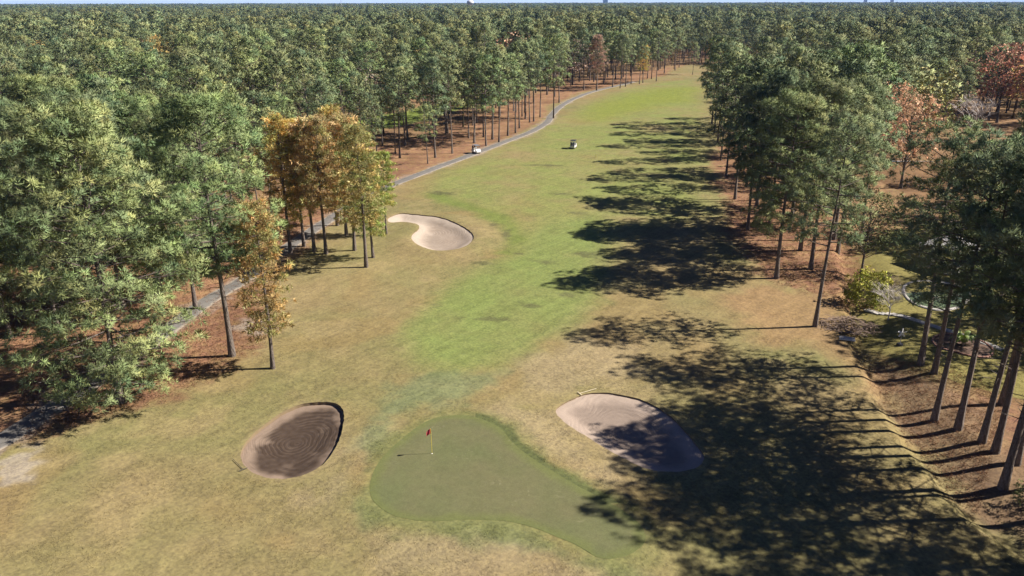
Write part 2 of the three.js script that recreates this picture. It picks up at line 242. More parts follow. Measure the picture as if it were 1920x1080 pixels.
function sheet(x0, x1, z0, z1, step) {   // height sheet with uv over its own rectangle
  const nx = Math.round((x1 - x0) / step), nz = Math.round((z1 - z0) / step), p = new Float32Array((nx + 1) * (nz + 1) * 3), uv = new Float32Array((nx + 1) * (nz + 1) * 2), idx = [];
  for (let j = 0; j <= nz; j++) for (let i = 0; i <= nx; i++) {
    const k = j * (nx + 1) + i, x = x0 + i * step, z = z0 + j * step;
    p[k * 3] = x; p[k * 3 + 1] = groundHeight(x, z); p[k * 3 + 2] = z; uv[k * 2] = i / nx; uv[k * 2 + 1] = j / nz;
    if (i < nx && j < nz) idx.push(k, k + nx + 1, k + 1, k + 1, k + nx + 1, k + nx + 2);
  }
  const g = new THREE.BufferGeometry(); g.setAttribute('position', new THREE.BufferAttribute(p, 3)); g.setAttribute('uv', new THREE.BufferAttribute(uv, 2)); g.setIndex(idx); g.computeVertexNormals();
  return g;
}
const NEAR = [-70, 70, -165, -25], MID = [-120, 200, -485, -165];
const nearMap = colourTexture(2048, 2048, (u, v, o) => groundColour(mix(NEAR[0], NEAR[1], u), mix(NEAR[2], NEAR[3], v), o));
const midMap = colourTexture(2048, 2048, (u, v, o) => groundColour(mix(MID[0], MID[1], u), mix(MID[2], MID[3], v), o));
const nearGrass = mat(1, 1, 1, 1, { map: nearMap, specularIntensity: 0.15 }), midGrass = mat(1, 1, 1, 1, { map: midMap, specularIntensity: 0.15 });
structure('rough_grass', sheet(...NEAR, 0.5), nearGrass);
structure('fairway_grass', sheet(...MID, 2), midGrass);
{ // woodland floor out to the horizon, round the two mown sheets
  const g = [], R = 14000, quad = (x0, x1, z0, z1) => { const q = new THREE.PlaneGeometry(x1 - x0, z1 - z0, 1, 1); q.rotateX(-Math.PI / 2); q.translate((x0 + x1) / 2, -0.12, (z0 + z1) / 2); return q; };
  g.push(quad(-R, R, -25, 400), quad(-R, -70, -165, -25), quad(70, R, -165, -25), quad(-R, -120, -485, -165), quad(200, R, -485, -165), quad(-R, R, -R, -485));
  const geo = mergeGeometries(g), p = geo.attributes.position, uv = geo.attributes.uv;
  for (let i = 0; i < p.count; i++) uv.setXY(i, p.getX(i) / 60, p.getZ(i) / 60);
  const t = colourTexture(512, 512, (u, v, o) => { const q = (s) => noise(u * s, v * s), n = 0.5 * q(16) + 0.3 * q(64) + 0.3 * q(128); o[0] = 0.15 + 0.08 * n; o[1] = 0.092 + 0.05 * n; o[2] = 0.05 + 0.026 * n; });
  t.wrapS = t.wrapT = THREE.RepeatWrapping;
  structure('ground', geo, mat(1, 1, 1, 1, { map: t, specularIntensity: 0.1 }));
}

// ---------------------------------------------------------------- putting green, bunkers, cart path
function gridGeo(rows, cols, f, wrap) {   // rows x cols of [x,y,z,u,v]
  const p = [], uv = [], idx = [];
  for (let j = 0; j < rows; j++) for (let i = 0; i < cols; i++) { const q = f(j, i); p.push(q[0], q[1], q[2]); uv.push(q[3] ?? 0, q[4] ?? 0); }
  for (let j = 0; j + 1 < rows; j++) for (let i = 0; i < (wrap ? cols : cols - 1); i++) { const a = j * cols + i, b = j * cols + (i + 1) % cols; idx.push(a, a + cols, b, b, a + cols, b + (wrap && i === cols - 1 ? cols : cols)); }
  const g = new THREE.BufferGeometry(); g.setAttribute('position', new THREE.Float32BufferAttribute(p, 3)); g.setAttribute('uv', new THREE.Float32BufferAttribute(uv, 2)); g.setIndex(idx); g.computeVertexNormals();
  return g;
}
{
  const x0 = -14, x1 = 14, z0 = -60, z1 = -36;
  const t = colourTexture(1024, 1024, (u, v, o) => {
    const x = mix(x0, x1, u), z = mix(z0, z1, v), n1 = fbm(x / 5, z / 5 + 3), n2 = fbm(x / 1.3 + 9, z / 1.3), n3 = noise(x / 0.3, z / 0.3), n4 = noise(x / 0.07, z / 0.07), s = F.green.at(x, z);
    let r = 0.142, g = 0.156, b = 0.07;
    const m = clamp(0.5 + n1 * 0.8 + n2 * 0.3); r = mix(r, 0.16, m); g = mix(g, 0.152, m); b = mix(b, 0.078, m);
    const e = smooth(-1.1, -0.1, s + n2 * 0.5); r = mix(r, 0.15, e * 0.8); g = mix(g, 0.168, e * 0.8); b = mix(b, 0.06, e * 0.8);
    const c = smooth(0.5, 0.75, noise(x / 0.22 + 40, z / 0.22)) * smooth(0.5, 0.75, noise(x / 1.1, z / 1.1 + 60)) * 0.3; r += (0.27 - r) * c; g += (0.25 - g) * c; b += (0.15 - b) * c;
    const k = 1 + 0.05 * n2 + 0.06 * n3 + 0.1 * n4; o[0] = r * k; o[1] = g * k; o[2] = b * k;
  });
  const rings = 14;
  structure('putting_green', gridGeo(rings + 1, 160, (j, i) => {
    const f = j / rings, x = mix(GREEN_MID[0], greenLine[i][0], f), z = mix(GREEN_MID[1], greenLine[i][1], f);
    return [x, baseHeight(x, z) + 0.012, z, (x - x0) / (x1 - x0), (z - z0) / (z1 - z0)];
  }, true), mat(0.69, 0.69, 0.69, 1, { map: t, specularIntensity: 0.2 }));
}
const nearUv = (x, z) => [(x - NEAR[0]) / (NEAR[1] - NEAR[0]), (z - NEAR[2]) / (NEAR[3] - NEAR[2])];
const soilEdge = mat(0.17, 0.125, 0.07, 1);
function bunker(name, line, fieldIndex, deep, tones) {
  const field = F.bunkers[fieldIndex], xs = line.map((p) => p[0]), zs = line.map((p) => p[1]);
  const cx = xs.reduce((a, b) => a + b) / xs.length, cz = zs.reduce((a, b) => a + b) / zs.length;
  const sand = (x, z) => baseHeight(x, z) - deep - 0.3 * smooth(0, -2.6, field.at(x, z)) + 0.02 * noise(x / 0.8, z / 0.8);
  const x0 = Math.min(...xs) - 0.5, x1 = Math.max(...xs) + 0.5, z0 = Math.min(...zs) - 0.5, z1 = Math.max(...zs) + 0.5;
  const nx = Math.ceil((x1 - x0) / 0.25), nz = Math.ceil((z1 - z0) / 0.25), p = [], uv = [], idx = [], id = new Map();
  const vert = (i, j) => { const k = j * (nx + 1) + i; if (!id.has(k)) { const x = x0 + (x1 - x0) * i / nx, z = z0 + (z1 - z0) * j / nz; id.set(k, p.length / 3); p.push(x, sand(x, z), z); uv.push(i / nx, j / nz); } return id.get(k); };
  for (let j = 0; j < nz; j++) for (let i = 0; i < nx; i++) {
    if (field.at(x0 + (x1 - x0) * (i + 0.5) / nx, z0 + (z1 - z0) * (j + 0.5) / nz) > 0.4) continue;
    const a = vert(i, j), b = vert(i + 1, j), c = vert(i, j + 1), e = vert(i + 1, j + 1); idx.push(a, c, b, b, c, e);
  }
  const geo = new THREE.BufferGeometry(); geo.setAttribute('position', new THREE.Float32BufferAttribute(p, 3)); geo.setAttribute('uv', new THREE.Float32BufferAttribute(uv, 2)); geo.setIndex(idx); geo.computeVertexNormals();
  // raked sand: long curved tine marks round the middle, damp brown sand where the photograph shows it
  const rake = (x, z) => { const dx = x - cx, dz = (z - cz) * 0.8, q = Math.hypot(dx, dz) + 0.5 * noise(x / 2.2, z / 2.2); const e = smooth(-0.5, 0.4, noise(x / 1.4 + 5, z / 1.4)); return (Math.sin(q * 15 + 3.5 * noise(x / 1.6, z / 1.6) + 1.2 * noise(x / 0.4, z / 0.4)) * 0.5 + Math.sin(q * 37 + 3 * noise(x, z)) * 0.2) * e + 0.35 * noise(x / 0.3, z / 0.3); };
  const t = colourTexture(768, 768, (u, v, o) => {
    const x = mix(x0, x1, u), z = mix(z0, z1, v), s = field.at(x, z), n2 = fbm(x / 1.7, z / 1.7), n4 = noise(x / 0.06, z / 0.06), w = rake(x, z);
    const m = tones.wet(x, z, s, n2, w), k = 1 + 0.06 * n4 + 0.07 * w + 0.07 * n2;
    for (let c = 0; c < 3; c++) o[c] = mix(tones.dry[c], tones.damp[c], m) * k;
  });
  const b = greyTexture(768, 768, (u, v) => 0.5 + 0.4 * rake(mix(x0, x1, u), mix(z0, z1, v)));
  b.wrapS = b.wrapT = THREE.ClampToEdgeWrapping;
  const root = new THREE.Group(); root.userData.kind = 'structure'; root.name = numbered(name); scene.add(root);
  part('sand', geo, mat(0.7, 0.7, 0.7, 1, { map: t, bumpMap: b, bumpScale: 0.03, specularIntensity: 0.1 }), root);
  const n = line.length, nrm = line.map((q, i) => { const a = line[(i + n - 1) % n], c = line[(i + 1) % n]; let ex = c[0] - a[0], ez = c[1] - a[1]; const l = Math.hypot(ex, ez); let ox = ez / l, oz = -ex / l; if (field.at(q[0] + ox * 0.4, q[1] + oz * 0.4) < 0) { ox = -ox; oz = -oz; } return [ox, oz]; });
  const wob = line.map((q) => 0.05 * noise(q[0] / 0.35, q[1] / 0.35));
  const off = [0, 0.35, 0.9, 1.6], up = [0.02, 0.02, 0.012, -0.015];
  part('grass_lip', gridGeo(4, n, (j, i) => { const w = off[j] + (j ? 0 : wob[i]), x = line[i][0] + nrm[i][0] * w, z = line[i][1] + nrm[i][1] * w; return [x, baseHeight(x, z) + up[j], z, ...nearUv(x, z)]; }, true), nearGrass, root);
  part('soil_edge', gridGeo(2, n, (j, i) => { const w = wob[i] + 0.012, x = line[i][0] + nrm[i][0] * w, z = line[i][1] + nrm[i][1] * w; return [x, baseHeight(x, z) + (j ? -0.9 : 0.015), z]; }, true), soilEdge, root);
}
const DRY = [0.43, 0.345, 0.28];
bunker('sand_bunker', bunkerLines[0], 0, 0.26, { dry: [0.28, 0.21, 0.16], damp: [0.064, 0.045, 0.034], wet: (x, z, s, n, w) => clamp(smooth(-0.15, -1.2, s + n * 0.5 - 0.13 * (x + 17)) * 0.95 + w * 0.2 - smooth(0.2, 0.6, n) * 0.2) });
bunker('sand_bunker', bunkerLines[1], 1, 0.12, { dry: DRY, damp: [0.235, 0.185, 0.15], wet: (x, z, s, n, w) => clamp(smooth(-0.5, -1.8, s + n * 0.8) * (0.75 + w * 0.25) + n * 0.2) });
bunker('sand_bunker', bunkerLines[2], 2, 0.1, { dry: [0.50, 0.42, 0.345], damp: [0.27, 0.215, 0.17], wet: (x, z, s, n, w) => clamp(smooth(-0.3, -1.6, s + n * 0.8) * (0.7 + w * 0.3) * smooth(-14.5, -11.5, x + n) + n * 0.25) });
{
  const t = colourTexture(1024, 256, (u, v, o) => { const x = u * 40, y = v * 2.5, n = 0.6 * fbm(x / 3, y / 3) + 0.5 * noise(x / 0.4, y / 0.4), g = 0.175 + 0.045 * n + 0.03 * noise(u * 900, v * 60), e = smooth(0.16, 0.0, Math.min(v, 1 - v) + 0.09 * noise(x / 0.7, v * 3)); o[0] = mix(g * 1.06, 0.36, e); o[1] = mix(g * 0.99, 0.31, e); o[2] = mix(g * 0.9, 0.25, e); });
  t.wrapS = THREE.RepeatWrapping;
  const n = pathLine.length; let run = 0;
  const off = [-1.14, -1.1, 0, 1.1, 1.14], dy = [-0.12, 0.035, 0.05, 0.035, -0.12], vv = [0.004, 0.01, 0.5, 0.99, 0.996];
  structure('cart_path', gridGeo(n, 5, (j, i) => {
    const a = pathLine[Math.max(0, j - 1)], b = pathLine[Math.min(n - 1, j + 1)], ex = b[0] - a[0], ez = b[1] - a[1], l = Math.hypot(ex, ez);
    if (j && !i) run += Math.hypot(pathLine[j][0] - pathLine[j - 1][0], pathLine[j][1] - pathLine[j - 1][1]);
    const x = pathLine[j][0] - ez / l * off[i], z = pathLine[j][1] + ex / l * off[i];
    return [x, baseHeight(x, z) + dy[i], z, run / 40, vv[i]];
  }), mat(0.66, 0.66, 0.66, 0.9, { map: t }));
}

// ---------------------------------------------------------------- tree makers
class Leaves {
  constructor() { this.p = []; this.n = []; this.c = []; }
  tri(a, b, c, n, col) { this.p.push(...a, ...b, ...c); this.n.push(...n, ...n, ...n); this.c.push(...col, ...col, ...col); }
  tuft(cx, cy, cz, ax, ay, az, size, blades, width, col, spread = 1, out = [0, 0, 0]) {   // a burst of needles or leaf blades pointing mostly along its axis
    for (let k = 0; k < blades; k++) {
      let dx = rr(-1, 1) * spread + ax * 0.75, dy = rr(-1, 1) * spread + ay * 0.75, dz = rr(-1, 1) * spread + az * 0.75, l = Math.hypot(dx, dy, dz) || 1; dx /= l; dy /= l; dz /= l;
      let wx = rr(-1, 1), wy = rr(-1, 1), wz = rr(-1, 1); const q = wx * dx + wy * dy + wz * dz; wx -= q * dx; wy -= q * dy; wz -= q * dz; l = Math.hypot(wx, wy, wz) || 1;
      const s = size * rr(0.5, 1.2), w = width * size / l; wx *= w; wy *= w; wz *= w;
      let nx = dy * wz - dz * wy, ny = dz * wx - dx * wz, nz = dx * wy - dy * wx; l = Math.hypot(nx, ny, nz) || 1; nx /= l; ny /= l; nz /= l;
      let f = nx * (ax + out[0]) + ny * (ay + out[1]) + nz * (az + out[2]) < 0 ? -1 : 1; nx *= f; ny *= f; nz *= f;
      let mx = nx * 0.45 + ax * 0.6 + dx * 0.2 + out[0], my = ny * 0.45 + ay * 0.6 + dy * 0.2 + out[1], mz = nz * 0.45 + az * 0.6 + dz * 0.2 + out[2]; l = Math.hypot(mx, my, mz) || 1; mx /= l; my /= l; mz /= l;
      const v = rr(0.82, 1.18), r = col[0] * v, g = col[1] * v, b = col[2] * v, bx = cx + dx * s * 0.3, by = cy + dy * s * 0.3, bz = cz + dz * s * 0.3;
      const x0 = bx - wx * f, y0 = by - wy * f, z0 = bz - wz * f, x1 = bx + wx * f, y1 = by + wy * f, z1 = bz + wz * f;
      this.p.push(x1, y1, z1, x0, y0, z0, cx + dx * s, cy + dy * s, cz + dz * s); for (let m = 0; m < 3; m++) { this.n.push(mx, my, mz); this.c.push(r, g, b); }
    }
  }
  geo() {
    const g = new THREE.BufferGeometry(), s = (n, a) => g.setAttribute(n, new THREE.Float32BufferAttribute(a, 3)); s('position', this.p); s('normal', this.n); s('color', this.c);
    g.setAttribute('uv', new THREE.Float32BufferAttribute(new Float32Array(this.p.length / 3 * 2), 2)); return g;
  }
}
class Wood {
  constructor() { this.p = []; this.uv = []; this.i = []; }
  tube(pts, radii, sides) {
    const base = this.p.length / 3; let run = 0;
    for (let k = 0; k < pts.length; k++) {
      const a = pts[Math.max(0, k - 1)], b = pts[Math.min(pts.length - 1, k + 1)], d = [b[0] - a[0], b[1] - a[1], b[2] - a[2]], l = Math.hypot(...d); d.forEach((v, q) => { d[q] = v / l; });
      let u = Math.abs(d[1]) < 0.9 ? [d[2], 0, -d[0]] : [0, -d[2], d[1]]; if (Math.abs(d[1]) >= 0.9) u = [d[1], -d[0], 0]; const ul = Math.hypot(...u); u = u.map((v) => v / ul);
      const w = [d[1] * u[2] - d[2] * u[1], d[2] * u[0] - d[0] * u[2], d[0] * u[1] - d[1] * u[0]];
      if (k) run += Math.hypot(pts[k][0] - pts[k - 1][0], pts[k][1] - pts[k - 1][1], pts[k][2] - pts[k - 1][2]);
      for (let s = 0; s <= sides; s++) { const an = s / sides * Math.PI * 2, ca = Math.cos(an) * radii[k], sa = Math.sin(an) * radii[k]; this.p.push(pts[k][0] + u[0] * ca + w[0] * sa, pts[k][1] + u[1] * ca + w[1] * sa, pts[k][2] + u[2] * ca + w[2] * sa); this.uv.push(s / sides * Math.max(1, Math.round(radii[0] * 6)), run / 2); }
    }
    for (let k = 0; k + 1 < pts.length; k++) for (let s = 0; s < sides; s++) { const a = base + k * (sides + 1) + s, b = a + sides + 1; this.i.push(a, a + 1, b, a + 1, b + 1, b); }
  }
  geo() { const g = new THREE.BufferGeometry(); g.setAttribute('position', new THREE.Float32BufferAttribute(this.p, 3)); g.setAttribute('uv', new THREE.Float32BufferAttribute(this.uv, 2)); g.setIndex(this.i); g.computeVertexNormals(); return g; }
}
const jitter = (c, a) => { const v = rr(1 - a, 1 + a); return [c[0] * v * rr(1 - a * 0.4, 1 + a * 0.4), c[1] * v, c[2] * v * rr(1 - a * 0.4, 1 + a * 0.4)]; };
function trunkLine(wood, h, r, lean, sides, segs) {
  const pts = [], rad = [], px = rr(0, 9), lx = lean[0], lz = lean[1];
  for (let k = 0; k <= segs; k++) { const t = k / segs, y = -0.25 + t * (h + 0.25); pts.push([lx * t * h + 0.22 * t * Math.sin(px + t * 4), y, lz * t * h + 0.22 * t * Math.cos(px * 1.7 + t * 3.4)]); rad.push(k === 0 ? r * 1.4 : r * (1.03 - 0.9 * t)); }
  wood.tube(pts, rad, sides);
  return (y) => { const t = clamp((y + 0.25) / (h + 0.25)) * segs, k = Math.min(segs - 1, t | 0), f = t - k; return [0, 1, 2].map((q) => mix(pts[k][q], pts[k + 1][q], f)); };
}
const PINE_A = [0.176, 0.217, 0.103], PINE_B = [0.228, 0.258, 0.122], PINE_C = [0.126, 0.170, 0.088];
function pine(s, { h, base, R, branches, clumps, tufts, blades, size, width, rc, sides = 7, limb = true, leanAmount = 0.02 }) {
  seed(s); const wood = new Wood(), L = new Leaves(), at = trunkLine(wood, h * 0.96, h * 0.0105, [rr(-1, 1) * leanAmount, rr(-1, 1) * leanAmount], sides, limb ? 9 : 4);
  const mid = h * (base + (1 - base) * 0.42);
  const clump = (x, y, z, r, ox, oz) => {
    const ol = Math.hypot(x, (y - mid) * 0.8, z) || 1, out = [x / ol * 0.2, (y - mid) * 0.8 / ol * 0.2, z / ol * 0.2];
    const c = rnd() < 0.5 ? PINE_A : rnd() < 0.55 ? PINE_B : PINE_C, cc = jitter(c, 0.18);
    for (let k = 0; k < tufts; k++) {
      let ax = rr(-1, 1) + ox * 0.35, ay = rr(-0.45, 1.1), az = rr(-1, 1) + oz * 0.35; const l = Math.hypot(ax, ay, az) || 1; ax /= l; ay /= l; az /= l;
      const q = r * Math.sqrt(rr(0.35, 1)); L.tuft(x + ax * q, y + ay * q * 0.6, z + az * q, ax * 0.8, ay * 0.7 + 0.5, az * 0.8, size * rr(0.75, 1.25), blades, width, jitter(cc, 0.17), 1, out);
    }
  };
  let az = rr(0, 6);
  for (let b = 0; b < branches; b++) {
    const t = Math.pow((b + 0.5) / branches, 0.92), y = mix(base * h, h * 0.97, t); az += 2.4 + rr(-0.5, 0.5);
    const prof = Math.pow(Math.sin(Math.PI * clamp(0.16 + 0.80 * t, 0, 1)), 0.75), len = R * prof * rr(0.62, 1.12), el = mix(-0.12, 0.95, t * t) + rr(-0.15, 0.2);
    const o = at(y), cx = Math.cos(az), cz = Math.sin(az), pt = (q, side = 0) => [o[0] + cx * len * q - cz * side, o[1] + len * (q * Math.sin(el) * 0.75 + 0.10 * q * q), o[2] + cz * len * q + cx * side];
    if (limb) { wood.tube([pt(0), pt(0.35), pt(0.7), pt(0.98)], [0.085, 0.06, 0.04, 0.016].map((q) => q * h / 24 * (1.15 - 0.5 * t)), 4); }
    for (let k = 0; k < clumps; k++) {
      const q = k === 0 ? 1 : rr(0.38, 0.95), side = k === 0 ? 0 : (k % 2 ? 1 : -1) * len * rr(0.12, 0.42) * (1.1 - 0.3 * q), c = pt(q, side);
      if (limb && k) { const s0 = pt(q * 0.75); wood.tube([s0, [mix(s0[0], c[0], 0.5), mix(s0[1], c[1], 0.4), mix(s0[2], c[2], 0.5)], c], [0.032, 0.022, 0.01], 3); }
      clump(c[0], c[1] + 0.15, c[2], rc * rr(0.75, 1.25), cx * q, cz * q);
    }
  }
  const tip = at(h * 0.95); clump(tip[0], tip[1], tip[2], rc * 0.9, 0, 0);
  if (limb) for (let k = 0; k < 9; k++) { const o = at(h * base * rr(0.55, 1.05)), a = rr(0, 6.28), l = rr(0.5, 2.2); wood.tube([o, [o[0] + Math.cos(a) * l * 0.6, o[1] + 0.02, o[2] + Math.sin(a) * l * 0.6], [o[0] + Math.cos(a) * l, o[1] + rr(-0.3, 0.25), o[2] + Math.sin(a) * l]], [0.04, 0.026, 0.008], 3); }
  return { trunk: wood.geo(), crown: L.geo() };
}
function cypress(s, h, base, R) {
  seed(s); const wood = new Wood(), L = new Leaves(), at = trunkLine(wood, h * 0.97, h * 0.0125, [rr(-0.015, 0.015), rr(-0.015, 0.015)], 7, 8); let az = 0;
  for (let b = 0; b < 82; b++) {
    const t = (b + 0.5) / 82, y = mix(base * h, h * 0.96, t); az += 2.4 + rr(-0.5, 0.5);
    const len = R * Math.pow(Math.sin(Math.PI * clamp(0.2 + 0.76 * t)), 0.7) * rr(0.55, 1.15), o = at(y), cx = Math.cos(az), cz = Math.sin(az), el = mix(0.0, 0.75, t) + rr(-0.15, 0.15);
    const pt = (q, side = 0) => [o[0] + cx * len * q - cz * side, o[1] + len * q * Math.sin(el) * 0.8 - 0.05 * len * q * q, o[2] + cz * len * q + cx * side];
    wood.tube([pt(0), pt(0.5), pt(1)], [0.045, 0.028, 0.008], 3);
    for (let k = 0; k < 3; k++) {
      const q = k ? rr(0.35, 0.9) : 0.95, c = pt(q, k ? rr(-0.35, 0.35) * len : 0), v = rr(0.72, 1.28), hue = rr(-0.14, 0.14), col = rnd() < 0.3 ? [v * 0.72, v * 0.95, v * 0.8] : [v * (1 + hue), v, v * (1 - hue * 0.5)];
      for (let m = 0; m < 6; m++) { const dx = rr(-1, 1), dz = rr(-1, 1), dy = rr(-0.5, 0.5), r = rr(0.2, 0.75); L.tuft(c[0] + dx * r, c[1] + dy * r * 0.8, c[2] + dz * r, cx * 0.6 + dx * 0.5, rr(-0.7, 0.25), cz * 0.6 + dz * 0.5, rr(0.36, 0.6), 11, 0.1, jitter(col, 0.12), 0.8); }
    }
  }
  return { trunk: wood.geo(), crown: L.geo() };
}
function broadleaf(s, h, R, clumps, leaves, leaf, base = 0.25, twigs = true) {
  seed(s); const wood = new Wood(), L = new Leaves(), at = trunkLine(wood, h * 0.7, h * 0.016, [rr(-0.02, 0.02), rr(-0.02, 0.02)], 6, 5);
  for (let b = 0; b < clumps; b++) {
    const t = (b + 0.5) / clumps, a = b * 2.4 + rr(-0.4, 0.4), y = mix(base * h + 0.1 * h, h * 0.95, t), prof = Math.sqrt(Math.max(0.04, 1 - Math.pow((t - 0.4) / 0.66, 2))), q = R * prof * Math.sqrt(rr(0.25, 1)), c = [Math.cos(a) * q, y, Math.sin(a) * q];
    const o = at(Math.min(h * 0.66, y * rr(0.5, 0.75)));
    if (twigs) wood.tube([o, [mix(o[0], c[0], 0.5), mix(o[1], c[1], 0.4), mix(o[2], c[2], 0.5)], c], [0.07, 0.045, 0.012].map((v) => v * h / 14), 3);
    const v = rr(0.7, 1.3), hue = rr(-0.12, 0.12), col = [v * (1 + hue), v, v], r = R * rr(0.24, 0.38);
    for (let k = 0; k < leaves; k++) { let dx = rr(-1, 1), dy = rr(-0.8, 1), dz = rr(-1, 1); const l = Math.hypot(dx, dy, dz) || 1, m = r * rr(0.5, 1) / l; L.tuft(c[0] + dx * m, c[1] + dy * m * 0.8, c[2] + dz * m, dx / l, dy / l + 0.2, dz / l, leaf * rr(0.8, 1.2), 5, 0.3, jitter(col, 0.14)); }
  }
  return { trunk: wood.geo(), crown: L.geo() };
}
function bareTree(s, h, spread, levels = 4) {
  seed(s); const wood = new Wood();
  const grow = (p, d, len, r, lev) => {
    const e = [p[0] + d[0] * len, p[1] + d[1] * len, p[2] + d[2] * len], m = [mix(p[0], e[0], 0.5) + rr(-0.06, 0.06) * len, mix(p[1], e[1], 0.5), mix(p[2], e[2], 0.5) + rr(-0.06, 0.06) * len];
    wood.tube([p, m, e], [r, r * 0.8, r * 0.55], lev < 2 ? 5 : 3);
    if (lev >= levels) return;
    const n = lev === 0 ? 5 : lev < 3 ? 5 : 4;
    for (let k = 0; k < n; k++) { const a = k / n * 6.283 + rr(-0.6, 0.6), f = rr(0.45, 1), q = [d[0] * 0.75 + Math.cos(a) * spread + rr(-0.15, 0.15), d[1] * 0.75 + rr(0, 0.35), d[2] * 0.75 + Math.sin(a) * spread + rr(-0.15, 0.15)], l = Math.hypot(...q); grow([mix(p[0], e[0], f), mix(p[1], e[1], f), mix(p[2], e[2], f)], q.map((v) => v / l), len * rr(0.5, 0.72), r * 0.5, lev + 1); }
  };
  grow([0, -0.1, 0], [0, 1, 0], h * 0.36, h * 0.013, 0);
  return wood.geo();
}

// ---------------------------------------------------------------- tree materials
const barkBump = greyTexture(128, 256, (u, v) => 0.5 + 0.35 * noise(u * 16 + 0.1, v * 10) + 0.25 * noise(u * 32, v * 40));
const barkMap = colourTexture(128, 256, (u, v, o) => { const n = 0.6 * noise(u * 16 + 0.1, v * 10) + 0.4 * noise(u * 32, v * 40); o[0] = 0.15 + 0.08 * n; o[1] = 0.125 + 0.068 * n; o[2] = 0.108 + 0.06 * n; });
barkMap.wrapS = barkMap.wrapT = THREE.RepeatWrapping;
const bark = mat(1, 1, 1, 1, { map: barkMap, bumpMap: barkBump, bumpScale: 0.05, specularIntensity: 0.2 });
const leafMat = (r, g, b, through = 0.05) => mat(r, g, b, 0.75, { vertexColors: true, transmission: through, thickness: 0, specularIntensity: 0.25 });
const pineTints = [[1, 1, 1], [1.14, 1.12, 1.0], [0.82, 0.88, 0.94], [1.06, 1.0, 0.98], [0.95, 1.05, 0.92], [0.9, 0.86, 0.86]].map((c) => leafMat(...c));
const cypressTints = [leafMat(0.648, 0.477, 0.162, 0.4), leafMat(0.612, 0.450, 0.216, 0.4), leafMat(0.495, 0.423, 0.171, 0.4), leafMat(0.405, 0.414, 0.117, 0.4), leafMat(0.522, 0.378, 0.162, 0.4)];
const rust = leafMat(0.504, 0.324, 0.243, 0.45), orange = leafMat(0.612, 0.387, 0.243, 0.45), red = leafMat(0.594, 0.297, 0.198, 0.45), gold = leafMat(0.495, 0.378, 0.135, 0.45), oakGreen = leafMat(0.117, 0.135, 0.050), limeLeaf = leafMat(0.306, 0.306, 0.054), greyTwig = mat(0.46, 0.42, 0.4, 1), brownTwig = mat(0.17, 0.12, 0.09, 1);

// ---------------------------------------------------------------- trees
const pinesNear = [[11, 0.04, 6.3, 104, 3, 15], [12, 0.34, 5.1, 54, 3, 15], [13, 0.27, 5.5, 56, 3, 15], [14, 0.2, 5.7, 62, 3, 15], [15, 0.40, 4.9, 34, 3, 10], [16, 0.44, 4.6, 30, 3, 10]].map(([s, base, R, branches, clumps, tufts]) => pine(s, { h: 24, base, R, branches, clumps, tufts, blades: 28, size: 0.5, width: 0.05, rc: 1.0 }));
const pinesMid = [[21, 0.40, 4.7], [22, 0.47, 4.2], [23, 0.36, 5.2], [24, 0.50, 4.3], [25, 0.42, 3.7]].map(([s, base, R]) => pine(s, { h: 24, base, R, branches: 27, clumps: 2, tufts: 11, blades: 13, size: 0.68, width: 0.1, rc: 1.2, sides: 5, leanAmount: 0.03 }));
function placeTree(proto, name, crownMat, x, z, h, protoH, turn, label, category, group, wide = 1) {
  const t = thing(name, label, category, [x, baseHeight(x, z) - 0.02, z], turn, group), k = h / protoH;
  t.scale.set(k * wide, k, k * wide);
  part('trunk', proto.trunk, bark, t); if (proto.crown) part('crown', proto.crown, crownMat, t);
  return t;
}
const taken = [];
let pineCount = 0;
function putPine(x, z, h, label, group, variant, near, tint) {
  const list = near ? pinesNear : pinesMid; seed(Math.round(x * 31 + z * 17) + 99991);
  const v = variant ?? (near ? 1 + Math.floor(rnd() * 5) : Math.floor(rnd() * list.length)), w = rr(0.85, 1.18);
  taken.push([x, z]); pineCount++;
  return placeTree(list[v % list.length], 'pine_tree', pineTints[tint ?? Math.floor(rnd() * pineTints.length)], x, z, h, 24, rr(0, 6.28), label, 'pine tree', group, w);
}
const TONES = ['mid green', 'pale yellowish', 'dark green', 'warm olive', 'fresh green', 'dull brownish'];
const sized = (h, a, b) => h > b ? 'tall' : h > a ? 'middling' : 'short';
const leftLabels = ['broad pine with foliage almost to the ground at the straw edge beside the path', 'tall straight pine with a long bare trunk on the straw beside the small cypress', 'pine standing beside the cart path behind the tall straight pine'];
LEFT_NEAR.forEach(([x, z, h, v], i) => putPine(x, z, h, leftLabels[i] ?? 'pine on the straw floor across the path from the putting green', i < 3 ? undefined : 'pines on the straw floor beyond the path', v, true, [1, 4, 0, 0, 4][i]));
PATHSIDE.forEach(([x, z, h], i) => i === 16 ? putPine(x, z, h, 'wide crowned pine leaning over the cart path at its bend', undefined, 2, false, 1) : i === 31 ? putPine(x, z, h, 'short pine standing alone on the grass at the fairway end', undefined, 0, false, 1) : putPine(x, z, h, `${sized(h, 20, 21.2)} ${TONES[i * 5 % 6 === 0 ? i % 6 : (i * 7 + 1) % 6]} pine with bare trunk in the line along the cart path`, `${sized(h, 20, 21.2)} ${TONES[i * 5 % 6 === 0 ? i % 6 : (i * 7 + 1) % 6]} pines lining the cart path`, undefined, false, i * 5 % 6 === 0 ? i % 6 : (i * 7 + 1) % 6));
putPine(...SMALL_PINE, 12, 'small low pine at the path edge before the taller pines', undefined, 0, false, 1);
